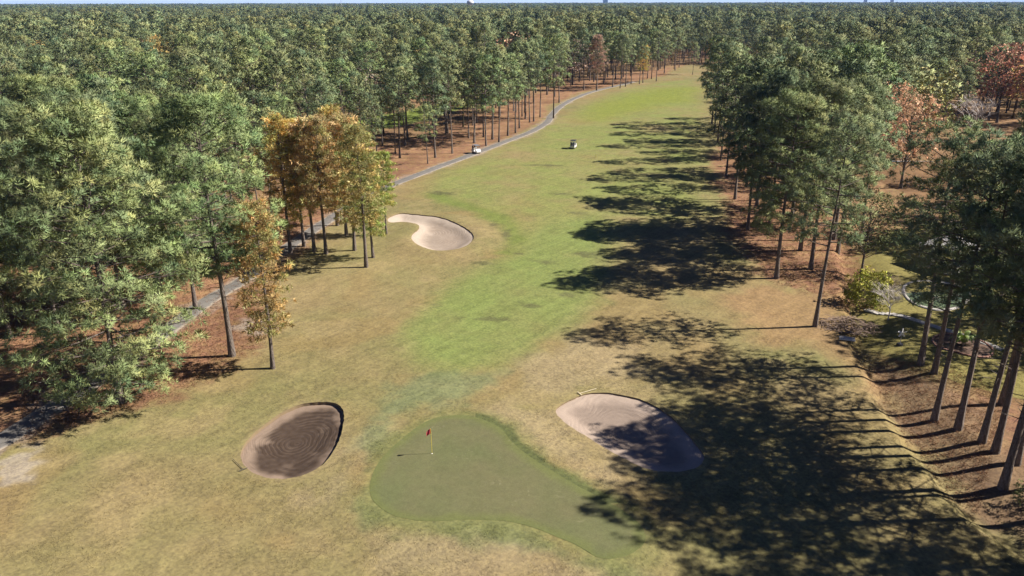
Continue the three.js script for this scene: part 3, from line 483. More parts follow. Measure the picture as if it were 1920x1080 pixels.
RIGHT_EDGE.forEach(([x, z, h], i) => i === 2 ? putPine(x, z, h, 'tall lone pine beside the brush pile casting a long trunk shadow', undefined, 4, true, 0) : putPine(x, z, h, `${sized(h, 22, 22.6)} ${TONES[i % 6]} pine on the fairway edge opposite the cart path`, `${sized(h, 22, 22.6)} ${TONES[i % 6]} pines edging the fairway opposite the path`, z > -120 ? 1 + i % 3 : [0, 2, 2][i % 3], z > -120, i % 6));
[...DITCH_ROW, ...ROW_BEYOND].forEach(([x, z, h], i) => putPine(x, z, h, `${TONES[i % 6]} pine in the row on the bank above the ditch`, `${TONES[i % 6]} pines on the ditch bank`, [4, 5][i % 2], true, i % 6));

const cyp = [cypress(41, 18, 0.22, 2.8), cypress(42, 18, 0.36, 2.6), cypress(43, 18, 0.32, 2.9)];
CYPRESS.forEach(([x, z, h, v, t], i) => {
  taken.push([x, z]);
  placeTree(cyp[v], 'cypress_tree', cypressTints[i === 0 ? 4 : t], x, z, h, 18, i * 1.7, i === 0 ? 'rusty olive cypress standing alone in front of the tall straight pine' : ['golden orange cypress in the clump between path and far bunker', 'rusty brown cypress in the clump between path and far bunker', 'olive brown cypress in the clump, its trunk on the grass edge', 'yellow green cypress nearest the far bunker'][t], 'cypress tree', i === 0 || t === 2 ? undefined : ['golden cypresses', 'rusty cypresses', '', 'yellow green cypresses'][t], i === 0 ? 0.95 : 1);
});
const rustProto = cypress(44, 18, 0.34, 3.2);
placeTree(rustProto, 'autumn_tree', rust, ...RUST_TREE, 21, 18, 1, 'rust red tree standing among pines along the cart path', 'tree'); taken.push(RUST_TREE);
placeTree(rustProto, 'autumn_tree', cypressTints[0], ...RUST_SMALL, 16, 18, 2, 'small orange brown tree among pines near the fairway end', 'tree'); taken.push(RUST_SMALL);
const leafy = [broadleaf(51, 16, 5.2, 60, 26, 0.34), broadleaf(52, 16, 4.6, 54, 26, 0.34), broadleaf(53, 16, 5.5, 60, 24, 0.36)];
OAKS.forEach(([x, z, h, t]) => {
  taken.push([x, z]);
  if (t === 4) { placeTree({ trunk: bareTree(61, 16, 0.75, 5) }, 'bare_tree', null, x, z, h, 16, 0.4, 'leafless grey tree beside the red maple', 'tree').children[0].material = greyTwig; return; }
  placeTree(leafy[t % 3], t === 0 ? 'oak_tree' : 'maple_tree', [oakGreen, orange, red, orange][t], x, z, h, 16, t, ['dark green oak over the ditch behind the yellow shrub', 'orange leaved maple among pines with thin gaps in its crown', 'deep red maple with rounded crown standing above the leafless tree', 'orange tipped maple half hidden behind the orange maple'][t], 'tree');
});

const autumn = broadleaf(57, 16, 5.0, 54, 20, 0.5);
for (const [x, z, h, m, label] of [[-138, -312, 20.5, gold, 'golden leaved tree standing out of the green wood behind the path'], [-119, -305, 18, rust, 'dull rusty tree beside the golden tree in the wood'], [-186, -345, 20, rust, 'faded reddish brown tree in the wood away from the golden tree']]) { taken.push([x, z]); placeTree(autumn, 'autumn_tree', m, x, z, h, 16, x, label, 'tree'); }
// the woods: jittered stand of pines with some broadleaf trees, thinner ground where the course and yards lie open
const sights = OAKS.filter((o) => o[3] > 0);
const HOUSES = [[226, -430, 15], [-83, -222, 11], [20, -560, 11], [-150, -420, 10]];
const dx2 = (a, b) => (a[0] - b[0]) ** 2 + (a[1] - b[1]) ** 2;
const woods = [];
{
  seed(777);
  const bands = [[40, 460, 7.4], [460, 1500, 8.6], [1500, 3200, 12], [3200, 6800, 17]];
  for (const [d0, d1, cell] of bands) {
    const half = d1 * 0.70 + 60;
    for (let gz = 10; gz < d1; gz += cell) for (let gx = -half; gx < half; gx += cell) {
      const x = gx + rr(0, cell), z = -(gz + rr(0, cell)), d = Math.hypot(x, z), a = rnd(), b = rnd(), c = rnd();
      if (d < d0 || d >= d1 || Math.abs(x) > -z * 0.69 + (x > 0 ? 42 : 26)) continue;
      if (a < 0.1 + 0.12 * Math.max(0, noise(x / 45 + 90, z / 45))) continue;
      if (d < 460) {
        if (F.open.at(x, z) < 2.2 || F.yard.at(x, z) < 1 || F.left.at(x, z) < 1.5 || F.path.at(x, z) < 3) continue;
        if (x > 20 && x < 74 && z > -66) continue;
        if (x > 20 && x < 56 && z > -95 && a > 0.75) continue;
        let near = false; for (const t of taken) if (dx2(t, [x, z]) < 10) { near = true; break; } if (near) continue;
      }
      if (d < 700 && HOUSES.some(([hx, hz, r]) => { const l = Math.hypot(hx, hz), s = (x * hx + z * hz) / l, w = Math.abs(x * hz - z * hx) / l; return Math.hypot(x - hx, z - hz) < r || (w < 4 && s < l && s > l - 30); })) continue;
      if (d < 300 && sights.some(([hx, hz]) => { const l = Math.hypot(hx, hz), q = (x * hx + z * hz) / l, w = Math.abs(x * hz - z * hx) / l; return w < (l > 180 ? 8 : 4) && q > l * (l > 180 ? 0.55 : 0.72) && q < l + 3; })) continue;
      const patch = noise(x / 60 + 7, z / 60), patch2 = fbm(x / 140 + 3, z / 140 + 50);
      const h = (20 + 2.6 * patch + 1.6 * patch2) * (0.72 + 0.5 * b) * (d > 2500 ? 1.05 : 1);
      const leaf = c < 0.07 + 0.12 * Math.max(0, patch2 + 0.15) && d > 90;
      woods.push({ x, z, d, h, leaf, k: b, c, seen: Math.abs(x) < -z * 0.665 });
    }
  }
}
woods.sort((p, q) => p.d - q.d);
const rest = [];
for (const t of woods) {
  if (!t.leaf && t.seen && pineCount < 298) {
    const left = t.x < 0.12 * -t.z - 20, g = left ? 0 : 1;
    const tint = Math.floor(t.k * 977) % pineTints.length, look = `${sized(t.h, 18, 21.5)} ${TONES[tint]} pine`;
    putPine(t.x, t.z, t.h, look + [' in the dense wood on the cart path side', ' in the wood around the backyard and ditch'][g], look + [' of the wood behind the cart path', ' of the wood around the yard'][g], undefined, t.d < 100, tint);
  } else rest.push(t);
}
{
  const withColour = (g, c) => { const n = g.index ? g.toNonIndexed() : g, q = new THREE.BufferGeometry(); q.setAttribute('position', n.attributes.position); q.setAttribute('normal', n.attributes.normal); q.setAttribute('uv', n.attributes.uv); const k = n.attributes.position.count, col = n.attributes.color?.array ?? new Float32Array(k * 3).map((_, i) => c[i % 3]); q.setAttribute('color', new THREE.BufferAttribute(col, 3)); return q; };
  const whole = (t, scale) => { const g = mergeGeometries([withColour(t.trunk, [0.13, 0.105, 0.09]), withColour(t.crown)]); if (scale) { const a = g.attributes.color.array; for (let i = 0; i < a.length; i++) a[i] *= scale[i % 3]; } return g; };
  const far = [31, 32, 33, 34].map((s, i) => pine(s, { h: 24, base: 0.42, R: [5.0, 4.6, 5.4, 4.5][i], branches: 20, clumps: 2, tufts: 9, blades: 6, size: 0.9, width: 0.2, rc: 1.4, sides: 4, limb: false }));
  const tiny = [35, 36, 37].map((s, i) => pine(s, { h: 24, base: 0.45, R: [5.2, 4.8, 5.6][i], branches: 18, clumps: 1, tufts: 7, blades: 6, size: 1.5, width: 0.28, rc: 2.0, sides: 3, limb: false }));
  const wide = [35, 36, 37].map((s, i) => pine(s + 10, { h: 24, base: 0.45, R: [6.5, 6, 7][i], branches: 15, clumps: 1, tufts: 6, blades: 6, size: 2.3, width: 0.3, rc: 2.4, sides: 3, limb: false }));
  const leafFar = [54, 55].map((s) => broadleaf(s, 16, 5.2, 34, 12, 0.7, 0.25, false));
  const bareFar = { trunk: bareTree(66, 16, 0.7, 4) };
  const kinds = [
    ...pinesMid.map((p) => ({ g: whole(p), h: 24, test: (t) => !t.leaf && t.d < 330 })), ...far.map((p) => ({ g: whole(p), h: 24, test: (t) => !t.leaf && t.d >= 330 && t.d < 1100 })),
    ...tiny.map((p) => ({ g: whole(p), h: 24, test: (t) => !t.leaf && t.d >= 1100 && t.d < 3200 })), ...wide.map((p) => ({ g: whole(p), h: 24, test: (t) => !t.leaf && t.d >= 3200 })),
    ...leafFar.map((p) => ({ g: whole(p), h: 16, test: (t) => t.leaf })), { g: withColour(bareFar.trunk, [1.25, 1.2, 1.2]), h: 16, test: (t) => t.leaf },
  ];
  const woodMat = leafMat(1, 1, 1), forest = new THREE.Group(); forest.name = 'woodland'; forest.userData.kind = 'stuff';
  tag(forest, 'unbroken pine woodland stretching away to the horizon', 'woodland'); scene.add(forest);
  const M = new THREE.Matrix4(), Q = new THREE.Quaternion(), UP = new THREE.Vector3(0, 1, 0), C = new THREE.Color();
  const groups = kinds.map(() => []); const same = new Map(); kinds.forEach((k, i) => { const key = k.test.toString(); (same.get(key) ?? same.set(key, []).get(key)).push(i); });
  for (const t of rest) for (const list of same.values()) if (kinds[list[0]].test(t)) { groups[list[Math.floor(t.c * 997) % list.length]].push(t); break; }
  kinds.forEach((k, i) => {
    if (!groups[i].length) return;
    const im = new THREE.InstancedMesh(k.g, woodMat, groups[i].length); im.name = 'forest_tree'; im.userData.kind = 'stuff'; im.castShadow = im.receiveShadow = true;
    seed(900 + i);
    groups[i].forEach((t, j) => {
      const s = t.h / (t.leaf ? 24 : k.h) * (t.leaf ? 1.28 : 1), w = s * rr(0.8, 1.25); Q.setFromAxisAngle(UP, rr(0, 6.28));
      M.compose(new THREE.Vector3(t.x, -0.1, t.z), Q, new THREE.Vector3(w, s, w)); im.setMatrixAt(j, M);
      const v = rr(0.72, 1.25) * (t.d > 330 ? 0.84 : 1) * (1 + 0.15 * noise(t.x / 90, t.z / 90)), y = rr(-0.08, 0.14);  // far trees coloured darker, standing in for self-shadowing their simpler crowns lack
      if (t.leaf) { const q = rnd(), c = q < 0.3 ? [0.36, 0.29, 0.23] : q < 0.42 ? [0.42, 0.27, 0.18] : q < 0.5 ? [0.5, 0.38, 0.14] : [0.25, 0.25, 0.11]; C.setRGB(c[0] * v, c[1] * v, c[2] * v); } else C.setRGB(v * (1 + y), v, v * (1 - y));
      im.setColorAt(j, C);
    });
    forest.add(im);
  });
  console.log('pines', pineCount, 'rest', rest.length, 'tris near', pinesNear.map((p) => p.crown.attributes.position.count / 3), pinesMid.map((p) => p.crown.attributes.position.count / 3));
}

// ---------------------------------------------------------------- uncountable ground cover: pine straw and turf
{
  const M = new THREE.Matrix4(), Q = new THREE.Quaternion(), E3 = new THREE.Euler(), C = new THREE.Color(), o = [0, 0, 0];
  seed(501); const Ls = new Leaves(); for (let k = 0; k < 12; k++) { const a = rr(0, 6.28), r = rr(0, 0.18); Ls.tuft(Math.cos(a) * r, rr(0.0, 0.05), Math.sin(a) * r, Math.cos(a * 3), 0.12, Math.sin(a * 3), 0.24, 1, 0.05, [1, 1, 1], 0.5); }
  seed(502); const Lg = new Leaves(); for (let k = 0; k < 9; k++) Lg.tuft(rr(-0.1, 0.1), -0.008, rr(-0.1, 0.1), rr(-0.9, 0.9), 1, rr(-0.9, 0.9), 0.05, 1, 0.22, [1, 1, 1], 0.5);
  const cover = (name, geo, n, label, category, pick) => {
    const list = []; for (let tries = 0; list.length < n && tries < n * 8; tries++) { const q = pick(); if (q) list.push(q); }
    const im = new THREE.InstancedMesh(geo, mat(1, 1, 1, 1, { vertexColors: true, specularIntensity: 0.1 }), list.length); im.name = name; im.userData.kind = 'stuff'; im.castShadow = im.receiveShadow = true;
    list.forEach(([x, y, z, sc, r, g, b], i) => { Q.setFromEuler(E3.set(0, rr(0, 6.28), 0)); M.compose(new THREE.Vector3(x, y, z), Q, new THREE.Vector3(sc, sc, sc)); im.setMatrixAt(i, M); im.setColorAt(i, C.setRGB(r, g, b)); });
    tag(im, label, category); scene.add(im);
  };
  const clear = (x, z) => F.green.at(x, z) > 0.4 && F.bunkers.every((b) => b.at(x, z) > 0.25);
  cover('pine_straw', Ls.geo(), 20000, 'loose brown pine straw lying under the trees', 'pine straw', () => {
    const z = -38 - 95 * Math.pow(rnd(), 1.4), x = rr(-0.72, 0.72) * -z; let st = 9; for (const p of F.straw) st = Math.min(st, p.at(x, z)); st = Math.min(st, F.bank.at(x, z));
    if (st > 1.6 || rnd() < st * 0.5 + 0.3 || !clear(x, z)) return null; const on = F.path.at(x, z); if (on < 1.1 && rnd() < 0.75) return null;
    const v = rr(0.9, 1.6); return [x, on < 1.3 ? baseHeight(x, z) + 0.05 : groundHeight(x, z), z, rr(0.7, 1.4), 0.2 * v, 0.112 * v, 0.066 * v];
  });
  cover('turf_tufts', Lg.geo(), 130000, 'short tan and olive turf of the mown rough', 'turf', () => {
    const z = -30 - 70 * Math.pow(rnd(), 1.35), x = rr(-0.85, 0.85) * -z; if (!clear(x, z) || rnd() > smooth(-98, -55, z) || F.path.at(x, z) < 1.4 || rnd() > smooth(-3, 1, F.near.at(x, z)) || rnd() > 0.55 + 0.6 * noise(x / 1.7, z / 1.7) || F.spill.some((p) => p.at(x, z) < 0)) return null;
    groundColour(x, z, o); const v = rr(0.95, 1.5); return [x, baseHeight(x, z) + (F.bunkers.some((b) => b.at(x, z) < 1.2) ? 0.018 : 0), z, rr(0.7, 1.35), o[0] * v, o[1] * v, o[2] * v];
  });
}

// ---------------------------------------------------------------- things on the course
const black = mat(0.02, 0.02, 0.022, 0.5), white = mat(0.6, 0.6, 0.6, 0.4, { clearcoat: 0.3 }), grey = mat(0.3, 0.3, 0.31, 0.6), timber = mat(0.3, 0.2, 0.12, 0.9);
const box = (w, h, d, x, y, z, r = 0.04) => { const g = new RoundedBoxGeometry(w, h, d, 2, Math.min(r, w / 2.1, h / 2.1, d / 2.1)); g.translate(x, y, z); return g; };
const rod = (a, b, r, n = 6) => { const v = new THREE.Vector3(...b).sub(new THREE.Vector3(...a)), g = new THREE.CylinderGeometry(r, r, v.length(), n); g.applyQuaternion(new THREE.Quaternion().setFromUnitVectors(new THREE.Vector3(0, 1, 0), v.clone().normalize())); g.translate((a[0] + b[0]) / 2, (a[1] + b[1]) / 2, (a[2] + b[2]) / 2); return g; };
{ // flagstick
  const y = baseHeight(...FLAG) + 0.012, t = thing('flagstick', 'yellow flagstick with a dark red flag standing on the putting green', 'flagstick', [FLAG[0], y, FLAG[1]]);
  part('pole', rod([0, -0.08, 0], [-0.03, 2.15, 0], 0.016, 8), mat(0.62, 0.5, 0.06, 0.5), t);
  const fl = new THREE.PlaneGeometry(0.5, 0.4, 12, 8), p = fl.attributes.position;
  for (let i = 0; i < p.count; i++) { const u = 0.25 - p.getX(i), v = p.getY(i); p.setXYZ(i, -u * 0.62 - 0.03, v + 1.93 - u * u * 0.9, 0.06 * Math.sin(u * 13 + v * 4) * (u * 2 + 0.1) + u * 0.3); }
  fl.computeVertexNormals(); part('flag', fl, mat(0.30, 0.02, 0.035, 0.8, { transmission: 0.15, thickness: 0 }), t);
  const cup = new THREE.CylinderGeometry(0.056, 0.056, 0.01, 20); cup.translate(0, 0.004, 0); part('cup', cup, mat(0.7, 0.7, 0.68, 0.5), t);
}
function cart(label, pos, turn, roofMat) {
  const t = thing('golf_cart', label, 'golf cart', [pos[0], baseHeight(...pos) + 0.03, pos[1]], turn);   // front faces +z
  const side = new THREE.Shape(); side.moveTo(-1.15, 0.28); side.lineTo(1.1, 0.28); side.quadraticCurveTo(1.22, 0.5, 1.05, 0.75); side.lineTo(0.72, 0.98); side.lineTo(0.6, 0.9); side.lineTo(0.55, 0.42); side.lineTo(-0.1, 0.42); side.lineTo(-0.18, 0.68); side.lineTo(-0.75, 0.7); side.lineTo(-1.2, 0.78); side.quadraticCurveTo(-1.28, 0.5, -1.15, 0.28);
  const body = new THREE.ExtrudeGeometry(side, { depth: 1.04, bevelEnabled: true, bevelSize: 0.05, bevelThickness: 0.05, bevelSegments: 2 }); body.translate(0, 0, -0.52); body.rotateY(-Math.PI / 2); part('body', body, white, t);
  part('seat', mergeGeometries([box(1.05, 0.16, 0.5, 0, 0.78, -0.42), box(1.05, 0.45, 0.12, 0, 1.05, -0.7)]), mat(0.32, 0.3, 0.27, 0.7), t);
  part('roof', box(1.2, 0.07, 1.75, 0, 1.82, -0.1, 0.03), roofMat, t);
  for (const sx of [-1, 1]) { part('roof_post', rod([sx * 0.52, 0.9, 0.72], [sx * 0.52, 1.8, 0.55], 0.022), black, t); part('roof_post', rod([sx * 0.52, 0.7, -0.85], [sx * 0.52, 1.8, -0.8], 0.022), black, t); }
  const ws = box(1.02, 0.8, 0.012, 0, 0, 0, 0.004); ws.rotateX(-0.19); ws.translate(0, 1.37, 0.66); part('windshield', ws, mat(0.9, 0.95, 1, 0.05, { transmission: 1, thickness: 0 }), t);
  for (const [x, z] of [[-0.5, 0.78], [0.5, 0.78], [-0.5, -0.82], [0.5, -0.82]]) {
    const ty = new THREE.TorusGeometry(0.155, 0.075, 8, 18); ty.rotateY(Math.PI / 2); ty.translate(x, 0.23, z); const w = part('wheel', ty, black, t);
    const hub = new THREE.CylinderGeometry(0.12, 0.12, 0.1, 14); hub.rotateZ(Math.PI / 2); hub.translate(x, 0.23, z); part('rim', hub, grey, w);
  }
  for (const sx of [-0.28, 0.28]) { const bag = new THREE.CylinderGeometry(0.19, 0.15, 1.0, 10); bag.translate(sx, 1.05, -1.14); part('golf_bag', bag, mat(0.05, 0.055, 0.08, 0.8), t); const hl = box(0.2, 0.1, 0.05, sx * 1.3, 0.72, 1.1, 0.02); part('headlight', hl, mat(0.6, 0.6, 0.62, 0.2), t); }
  const st = new THREE.TorusGeometry(0.17, 0.018, 6, 18); st.rotateX(-0.9); st.translate(-0.28, 1.05, 0.3); part('steering_wheel', st, black, t);
}
cart('white golf cart with grey roof driving on the cart path', CART_PATH, 0.55, mat(0.16, 0.17, 0.2, 0.4));
cart('white golf cart with black roof parked out on the fairway', CART_FAIR, Math.PI - 0.3, black);
{ const y = baseHeight(...STAKE), t = thing('marker_stake', 'yellow distance stake on the fairway beside the tree shadows', 'marker', [STAKE[0], y, STAKE[1]]); part('post', box(0.09, 1.25, 0.09, 0, 0.55, 0, 0.015), mat(0.68, 0.6, 0.12, 0.6), t); part('band', box(0.1, 0.16, 0.1, 0, 0.95, 0, 0.015), white, t); }
function rake(pos, turn, label, m) { const t = thing('bunker_rake', label, 'rake', [pos[0], baseHeight(...pos) + 0.06, pos[1]], turn); part('handle', rod([0, 0.02, 0], [1.75, 0.05, 0], 0.022, 6), m, t); const tines = []; for (let k = 0; k < 9; k++) tines.push(rod([-0.02, 0.03, -0.28 + k * 0.07], [-0.02, -0.06, -0.28 + k * 0.07], 0.01, 4)); part('head', mergeGeometries([box(0.06, 0.05, 0.64, -0.02, 0.03, 0, 0.01), ...tines.map((g) => g.toNonIndexed())]), m, t); }
rake(RAKE_A, 2.3, 'dark bunker rake lying on the grass beside the dark sand bunker', mat(0.08, 0.07, 0.05, 0.7));
rake(RAKE_B, 0.5, 'pale bunker rake lying on the grass beside the tree shaded bunker', mat(0.6, 0.52, 0.36, 0.7));

// ---------------------------------------------------------------- back yard beyond the ditch
{
  const c = new THREE.CatmullRomCurve3(KERB.map(([x, z]) => new THREE.Vector3(x, 0, z))).getSpacedPoints(24);
  const pv = new THREE.Group(); pv.name = 'garden_path'; pv.userData.kind = 'structure'; scene.add(pv);
  const slab = mat(0.33, 0.31, 0.29, 0.9), slab2 = mat(0.28, 0.27, 0.26, 0.9);
  for (let i = 0; i + 1 < c.length; i++) { const a = c[i], b = c[i + 1], l = a.distanceTo(b), g = new RoundedBoxGeometry(l - 0.03, 0.1, 0.8, 1, 0.015), m = part('paving_slab', g, i % 3 ? slab : slab2, pv); m.position.set((a.x + b.x) / 2, baseHeight((a.x + b.x) / 2, (a.z + b.z) / 2) + 0.03, (a.z + b.z) / 2); m.rotation.y = -Math.atan2(b.z - a.z, b.x - a.x); }
  const rim = closedCurve(POOL_RIM, 64), px = rim.reduce((s, p) => s + p[0], 0) / 64, pz = rim.reduce((s, p) => s + p[1], 0) / 64, ring = (k, y) => (i) => [px + (rim[i][0] - px) * k, y, pz + (rim[i][1] - pz) * k];
  const pool = thing('swimming_pool', 'kidney shaped turquoise swimming pool with pale coping in the backyard', 'swimming pool', [0, 0, 0]);
  const lv = [ring(1.1, -0.3), ring(1.1, 0.06), ring(1.0, 0.06), ring(1.0, -0.05)], inn = [ring(1.0, -0.05), ring(0.99, -0.5), ring(0.01, -0.5)];
  part('coping', gridGeo(4, 64, (j, i) => lv[j](i), true), slab, pool); part('basin', gridGeo(3, 64, (j, i) => inn[j](i), true), mat(0.06, 0.42, 0.62, 0.7), pool);
  part('water', gridGeo(2, 64, (j, i) => ring(j ? 1.0 : 0.01, 0.0)(i), true), mat(0.75, 0.92, 1, 0.06, { transmission: 1, thickness: 0 }), pool);
  const pa = thing('pavilion', 'grey hip roofed garden pavilion on posts beyond the pool', 'pavilion', [PAVILION[0], -0.1, PAVILION[1]], 0.4);
  const rf = new THREE.ConeGeometry(4, 1.7, 4, 1); rf.rotateY(Math.PI / 4); rf.translate(0, 3.65, 0); part('roof', rf, mat(0.33, 0.32, 0.33, 0.9), pa); part('fascia', box(5.5, 0.2, 5.5, 0, 2.75, 0, 0.03), white, pa);
  for (const sx of [-2.4, 2.4]) for (const sz of [-2.4, 2.4]) part('post', box(0.2, 2.7, 0.2, sx, 1.35, sz, 0.02), white, pa);
  part('floor', box(5.4, 0.16, 5.4, 0, 0.1, 0, 0.03), slab2, pa);
  const bed = closedCurve(BED_RING, 44), bx = bed.reduce((s, p) => s + p[0], 0) / 44, bz = bed.reduce((s, p) => s + p[1], 0) / 44, b = thing('flower_bed', 'brick edged oval planting bed on the backyard lawn', 'flower bed', [0, 0, 0]);
  part('soil', gridGeo(2, 44, (j, i) => [j ? bed[i][0] : bx, baseHeight(bed[i][0], bed[i][1]) + (j ? 0.04 : 0.12), j ? bed[i][1] : bz], true), mat(0.1, 0.06, 0.04, 1), b);
  const br = new RoundedBoxGeometry(0.34, 0.2, 0.18, 1, 0.02), brm = [mat(0.2, 0.1, 0.075, 0.9), mat(0.26, 0.14, 0.1, 0.9)];
  for (let i = 0; i < 44; i++) { const q = bed[i], n = bed[(i + 1) % 44], m = part('brick', br, brm[i % 2], b); m.position.set(q[0], baseHeight(q[0], q[1]) + 0.06, q[1]); m.rotation.y = -Math.atan2(n[1] - q[1], n[0] - q[0]); }
  const ba = thing('banana_plant', 'bright green plant with long arching leaves in the bed', 'plant', [BED[0], baseHeight(...BED), BED[1]]); seed(71);
  for (let k = 0; k < 14; k++) {
    const a = k * 2.4 + rr(-0.3, 0.3), l = rr(1.1, 1.9), lift = rr(0.7, 1.5), g = new THREE.PlaneGeometry(1, 1, 2, 8), p = g.attributes.position;
    for (let i = 0; i < p.count; i++) { const s = p.getY(i) + 0.5, w = p.getX(i) * 0.46 * Math.sin(Math.PI * clamp(0.12 + 0.86 * s)), r = l * s, y = 0.3 + lift * Math.sin(s * 2.3) - 0.35 * s * s - Math.abs(w) * 0.4; p.setXYZ(i, Math.cos(a) * r - Math.sin(a) * w, y, Math.sin(a) * r + Math.cos(a) * w); }
    g.computeVertexNormals(); part('leaf', g, limeLeafPlain(k), ba);
  }
  part('stem', rod([0, -0.05, 0], [0, 0.5, 0], 0.12, 8), timber, ba);
  const st = thing('garden_ornament', 'white propeller shaped garden ornament on a thin post over a black base', 'ornament', [STATUE[0], baseHeight(...STATUE), STATUE[1]]);
  part('base', new THREE.CylinderGeometry(0.28, 0.34, 0.22, 14).translate(0, 0.09, 0), black, st); part('post', rod([0, 0.1, 0], [0, 1.25, 0], 0.03), grey, st);
  for (let k = 0; k < 5; k++) { const a = k * 1.257 + 0.3, g = box(0.42, 0.16, 0.03, 0.26, 0, 0, 0.014); g.rotateX(0.5); g.rotateZ(a); g.translate(0, 1.35, 0.04); part('vane', g, white, st); }
  const sh = broadleaf(81, 3.6, 1.9, 46, 30, 0.2, 0.02); const s1 = placeTree(sh, 'shrub', limeLeaf, SHRUB[0], SHRUB[1], 4.4, 3.6, 0, 'rounded yellow green shrub at the edge of the ditch', 'shrub'); s1.children[1].name = 'foliage';
  const bt = placeTree({ trunk: bareTree(82, 5, 0.85, 5) }, 'bare_tree', null, BARE[0], BARE[1], 6, 5, 0, 'small leafless tree with pale twigs on the yard lawn', 'tree'); bt.children[0].material = greyTwig;
  const bt2 = placeTree({ trunk: bareTree(83, 5, 1.1, 5) }, 'bare_tree', null, BARE[0] + 2.4, BARE[1] - 5.5, 5.6, 5, 1, 'leafless brown tree spreading between shrub and pool', 'tree'); bt2.children[0].material = brownTwig;
  // heap of cut branches
  seed(91); const heap = new Wood();
  for (let k = 0; k < 260; k++) { const a = rr(0, 6.28), r = Math.sqrt(rnd()), x = Math.cos(a) * r * 2.9, z = Math.sin(a) * r * 2.2, y = rr(0, 0.75) * (1 - r * r) + 0.05, t = rr(0, 6.28), l = rr(0.4, 1.3), u = rr(-0.25, 0.25); heap.tube([[x - Math.cos(t) * l, y - u, z - Math.sin(t) * l], [x, y + 0.06, z], [x + Math.cos(t) * l, y + u, z + Math.sin(t) * l]], [0.035, 0.03, 0.012], 3); }
  const hp = top(new THREE.Mesh(heap.geo(), brownTwig), 'brush_pile'); hp.position.set(BRUSH[0] + 0.6, baseHeight(BRUSH[0] - 1, BRUSH[1]) - 0.05, BRUSH[1]); tag(hp, 'low heap of cut brown branches at the head of the ditch', 'brush pile');
  const bd = thing('plank_lid', 'weathered grey board platform lying on the grass below the brush pile', 'boards', [BOARD[0], baseHeight(...BOARD) + 0.05, BOARD[1]], -0.35);
  for (let k = 0; k < 5; k++) part('plank', box(1.5, 0.05, 0.17, 0, 0.04, -0.4 + k * 0.2, 0.01), k % 2 ? grey : mat(0.42, 0.39, 0.35, 0.9), bd); for (const sx of [-0.55, 0.55]) part('batten', box(0.1, 0.08, 1, sx, -0.03, 0, 0.01), timber, bd);
  seed(95);
  for (let k = 0; k < 7; k++) { const x = 33.4 + rr(-1.2, 2.8), z = -39.5 - k * 0.9 + rr(-0.6, 0.6); const s = placeTree(broadleaf(110 + k % 2, 2, 1.1, 22, 16, 0.16, 0.02), 'shrub', oakGreen, x, z, rr(0.9, 1.7), 2, k, 'dark green low shrub at the foot of the ditch bank', 'shrub', 'low shrubs in the ditch'); s.children[1].name = 'foliage'; }
}
function limeLeafPlain(k) { return limeLeafPlain.m ??= mat(0.24, 0.33, 0.05, 0.6, { transmission: 0.3, thickness: 0 }); }

// ---------------------------------------------------------------- houses in the woods, far landmarks
function house(label, [x, z], turn, w, d, wallH, roofC, wallC) {
  const t = thing('house', label, 'house', [x, -0.15, z], turn), roofM = mat(...roofC, 0.95), wall = mat(...wallC, 0.85), glass = mat(0.03, 0.04, 0.05, 0.08);
  part('wall', box(w, wallH, d, 0, wallH / 2, 0, 0.02), wall, t);
  const s = new THREE.Shape(); s.moveTo(-d / 2 - 0.6, 0); s.lineTo(0, d * 0.36); s.lineTo(d / 2 + 0.6, 0); s.lineTo(d / 2 + 0.6, -0.2); s.lineTo(-d / 2 - 0.6, -0.2); s.closePath();
  const g = new THREE.ExtrudeGeometry(s, { depth: w + 1, bevelEnabled: false }); g.rotateY(Math.PI / 2); g.translate(-w / 2 - 0.5, wallH + 0.2, 0); const rf = part('roof', g, roofM, t);
  part('chimney', box(0.9, 2.4, 0.9, w * 0.25, wallH + d * 0.3, -d * 0.12, 0.02), mat(0.25, 0.13, 0.1, 0.9), rf);
  for (let f = 0; f < (wallH > 4 ? 2 : 1); f++) for (let k = 0; k < 4; k++) { const wx = -w * 0.36 + k * w * 0.24, wy = 1.6 + f * 2.8; const fr = part('window', box(1.3, 1.6, 0.1, wx, wy, d / 2 + 0.02, 0.01), white, t); part('pane', box(1.1, 1.4, 0.06, wx, wy, d / 2 + 0.06, 0.01), glass, fr); }
}
house('white two storey house with grey roof showing through the right woods', [226, -430], 0.5, 15, 9, 5.6, [0.22, 0.22, 0.23], [0.72, 0.7, 0.66]);
house('low house with pale grey roof in the wood behind the cart path', [-83, -222], -0.6, 14, 9, 3.2, [0.32, 0.3, 0.29], [0.5, 0.46, 0.4]);
house('white walled house with brown roof deep in the far wood', [20, -560], 0.2, 16, 9, 5.4, [0.2, 0.16, 0.13], [0.75, 0.74, 0.7]);
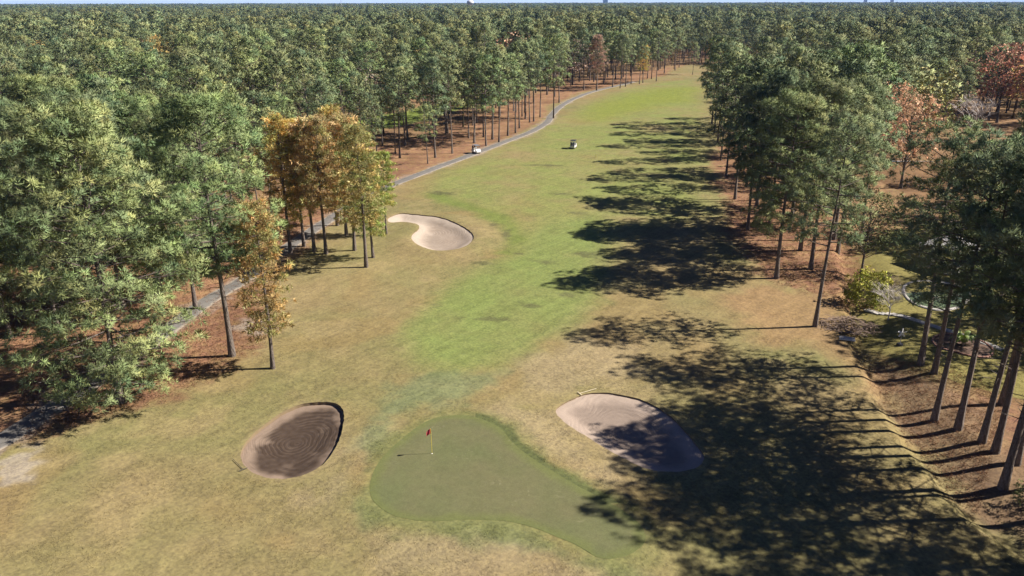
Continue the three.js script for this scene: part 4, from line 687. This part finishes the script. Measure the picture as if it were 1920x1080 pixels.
{
  const wt = thing('water_tower', 'white bulb shaped water tower rising over the far woods', 'water tower', [-95, 0, -1900]);
  const prof = [[0, 25], [3, 25.3], [7, 27.5], [8.4, 31], [7.6, 34.5], [4.5, 37], [0.4, 38]].map(([a, b]) => new THREE.Vector2(a, b)); part('tank', new THREE.LatheGeometry(prof, 32), white, wt);
  part('column', new THREE.CylinderGeometry(1.8, 3.4, 26, 20).translate(0, 13, 0), white, wt); part('band', new THREE.CylinderGeometry(8.5, 8.5, 1.2, 32).translate(0, 30.6, 0), mat(0.1, 0.13, 0.2, 0.5), wt);
}
for (const [x, z, h, label] of [[-310, -1500, 62, 'slender lattice mast rising from the woods far from the water tower'], [-112, -1650, 66, 'slender lattice mast beside the water tower'], [510, -1650, 52, 'slender lattice mast above the woods across the fairway']]) {
  const t = thing('radio_mast', label, 'mast', [x, 0, z]), legs = [[0.5, 0], [-0.25, 0.43], [-0.25, -0.43]];
  for (const l of legs) part('leg', rod([l[0], 0, l[1]], [l[0] * 0.5, h, l[1] * 0.5], 0.12, 5), grey, t);
  for (let k = 0; k < 12; k++) { const y = h * (k + 0.5) / 12, a = legs[k % 3], b = legs[(k + 1) % 3], q = 1 - 0.5 * (k + 0.5) / 12; part('brace', rod([a[0] * q, y - 2, a[1] * q], [b[0] * q, y + 2, b[1] * q], 0.07, 4), grey, t); }
}
for (const [x, w, h, label] of [[740, 38, 58, 'widest of the pale high rise blocks on the horizon'], [2790, 22, 52, 'narrow pale high rise block on the horizon'], [3000, 20, 50, 'second narrow pale high rise block on the horizon']]) {
  const t = thing('high_rise', label, 'building', [x, 0, -6500]); part('tower', box(w, h, 20, 0, h / 2, 0, 0.3), mat(0.55, 0.58, 0.62, 0.8), t); part('roof_block', box(w * 0.4, 5, 10, 0, h + 2.4, 0, 0.2), mat(0.5, 0.52, 0.56, 0.8), t);
  for (let k = 0; k < 12; k++) part('window_band', box(w * 0.9, 1.6, 0.5, 0, 6 + k * (h - 10) / 12, 10.1, 0.05), mat(0.1, 0.13, 0.17, 0.2), t);
}
renderer.render(scene, camera);
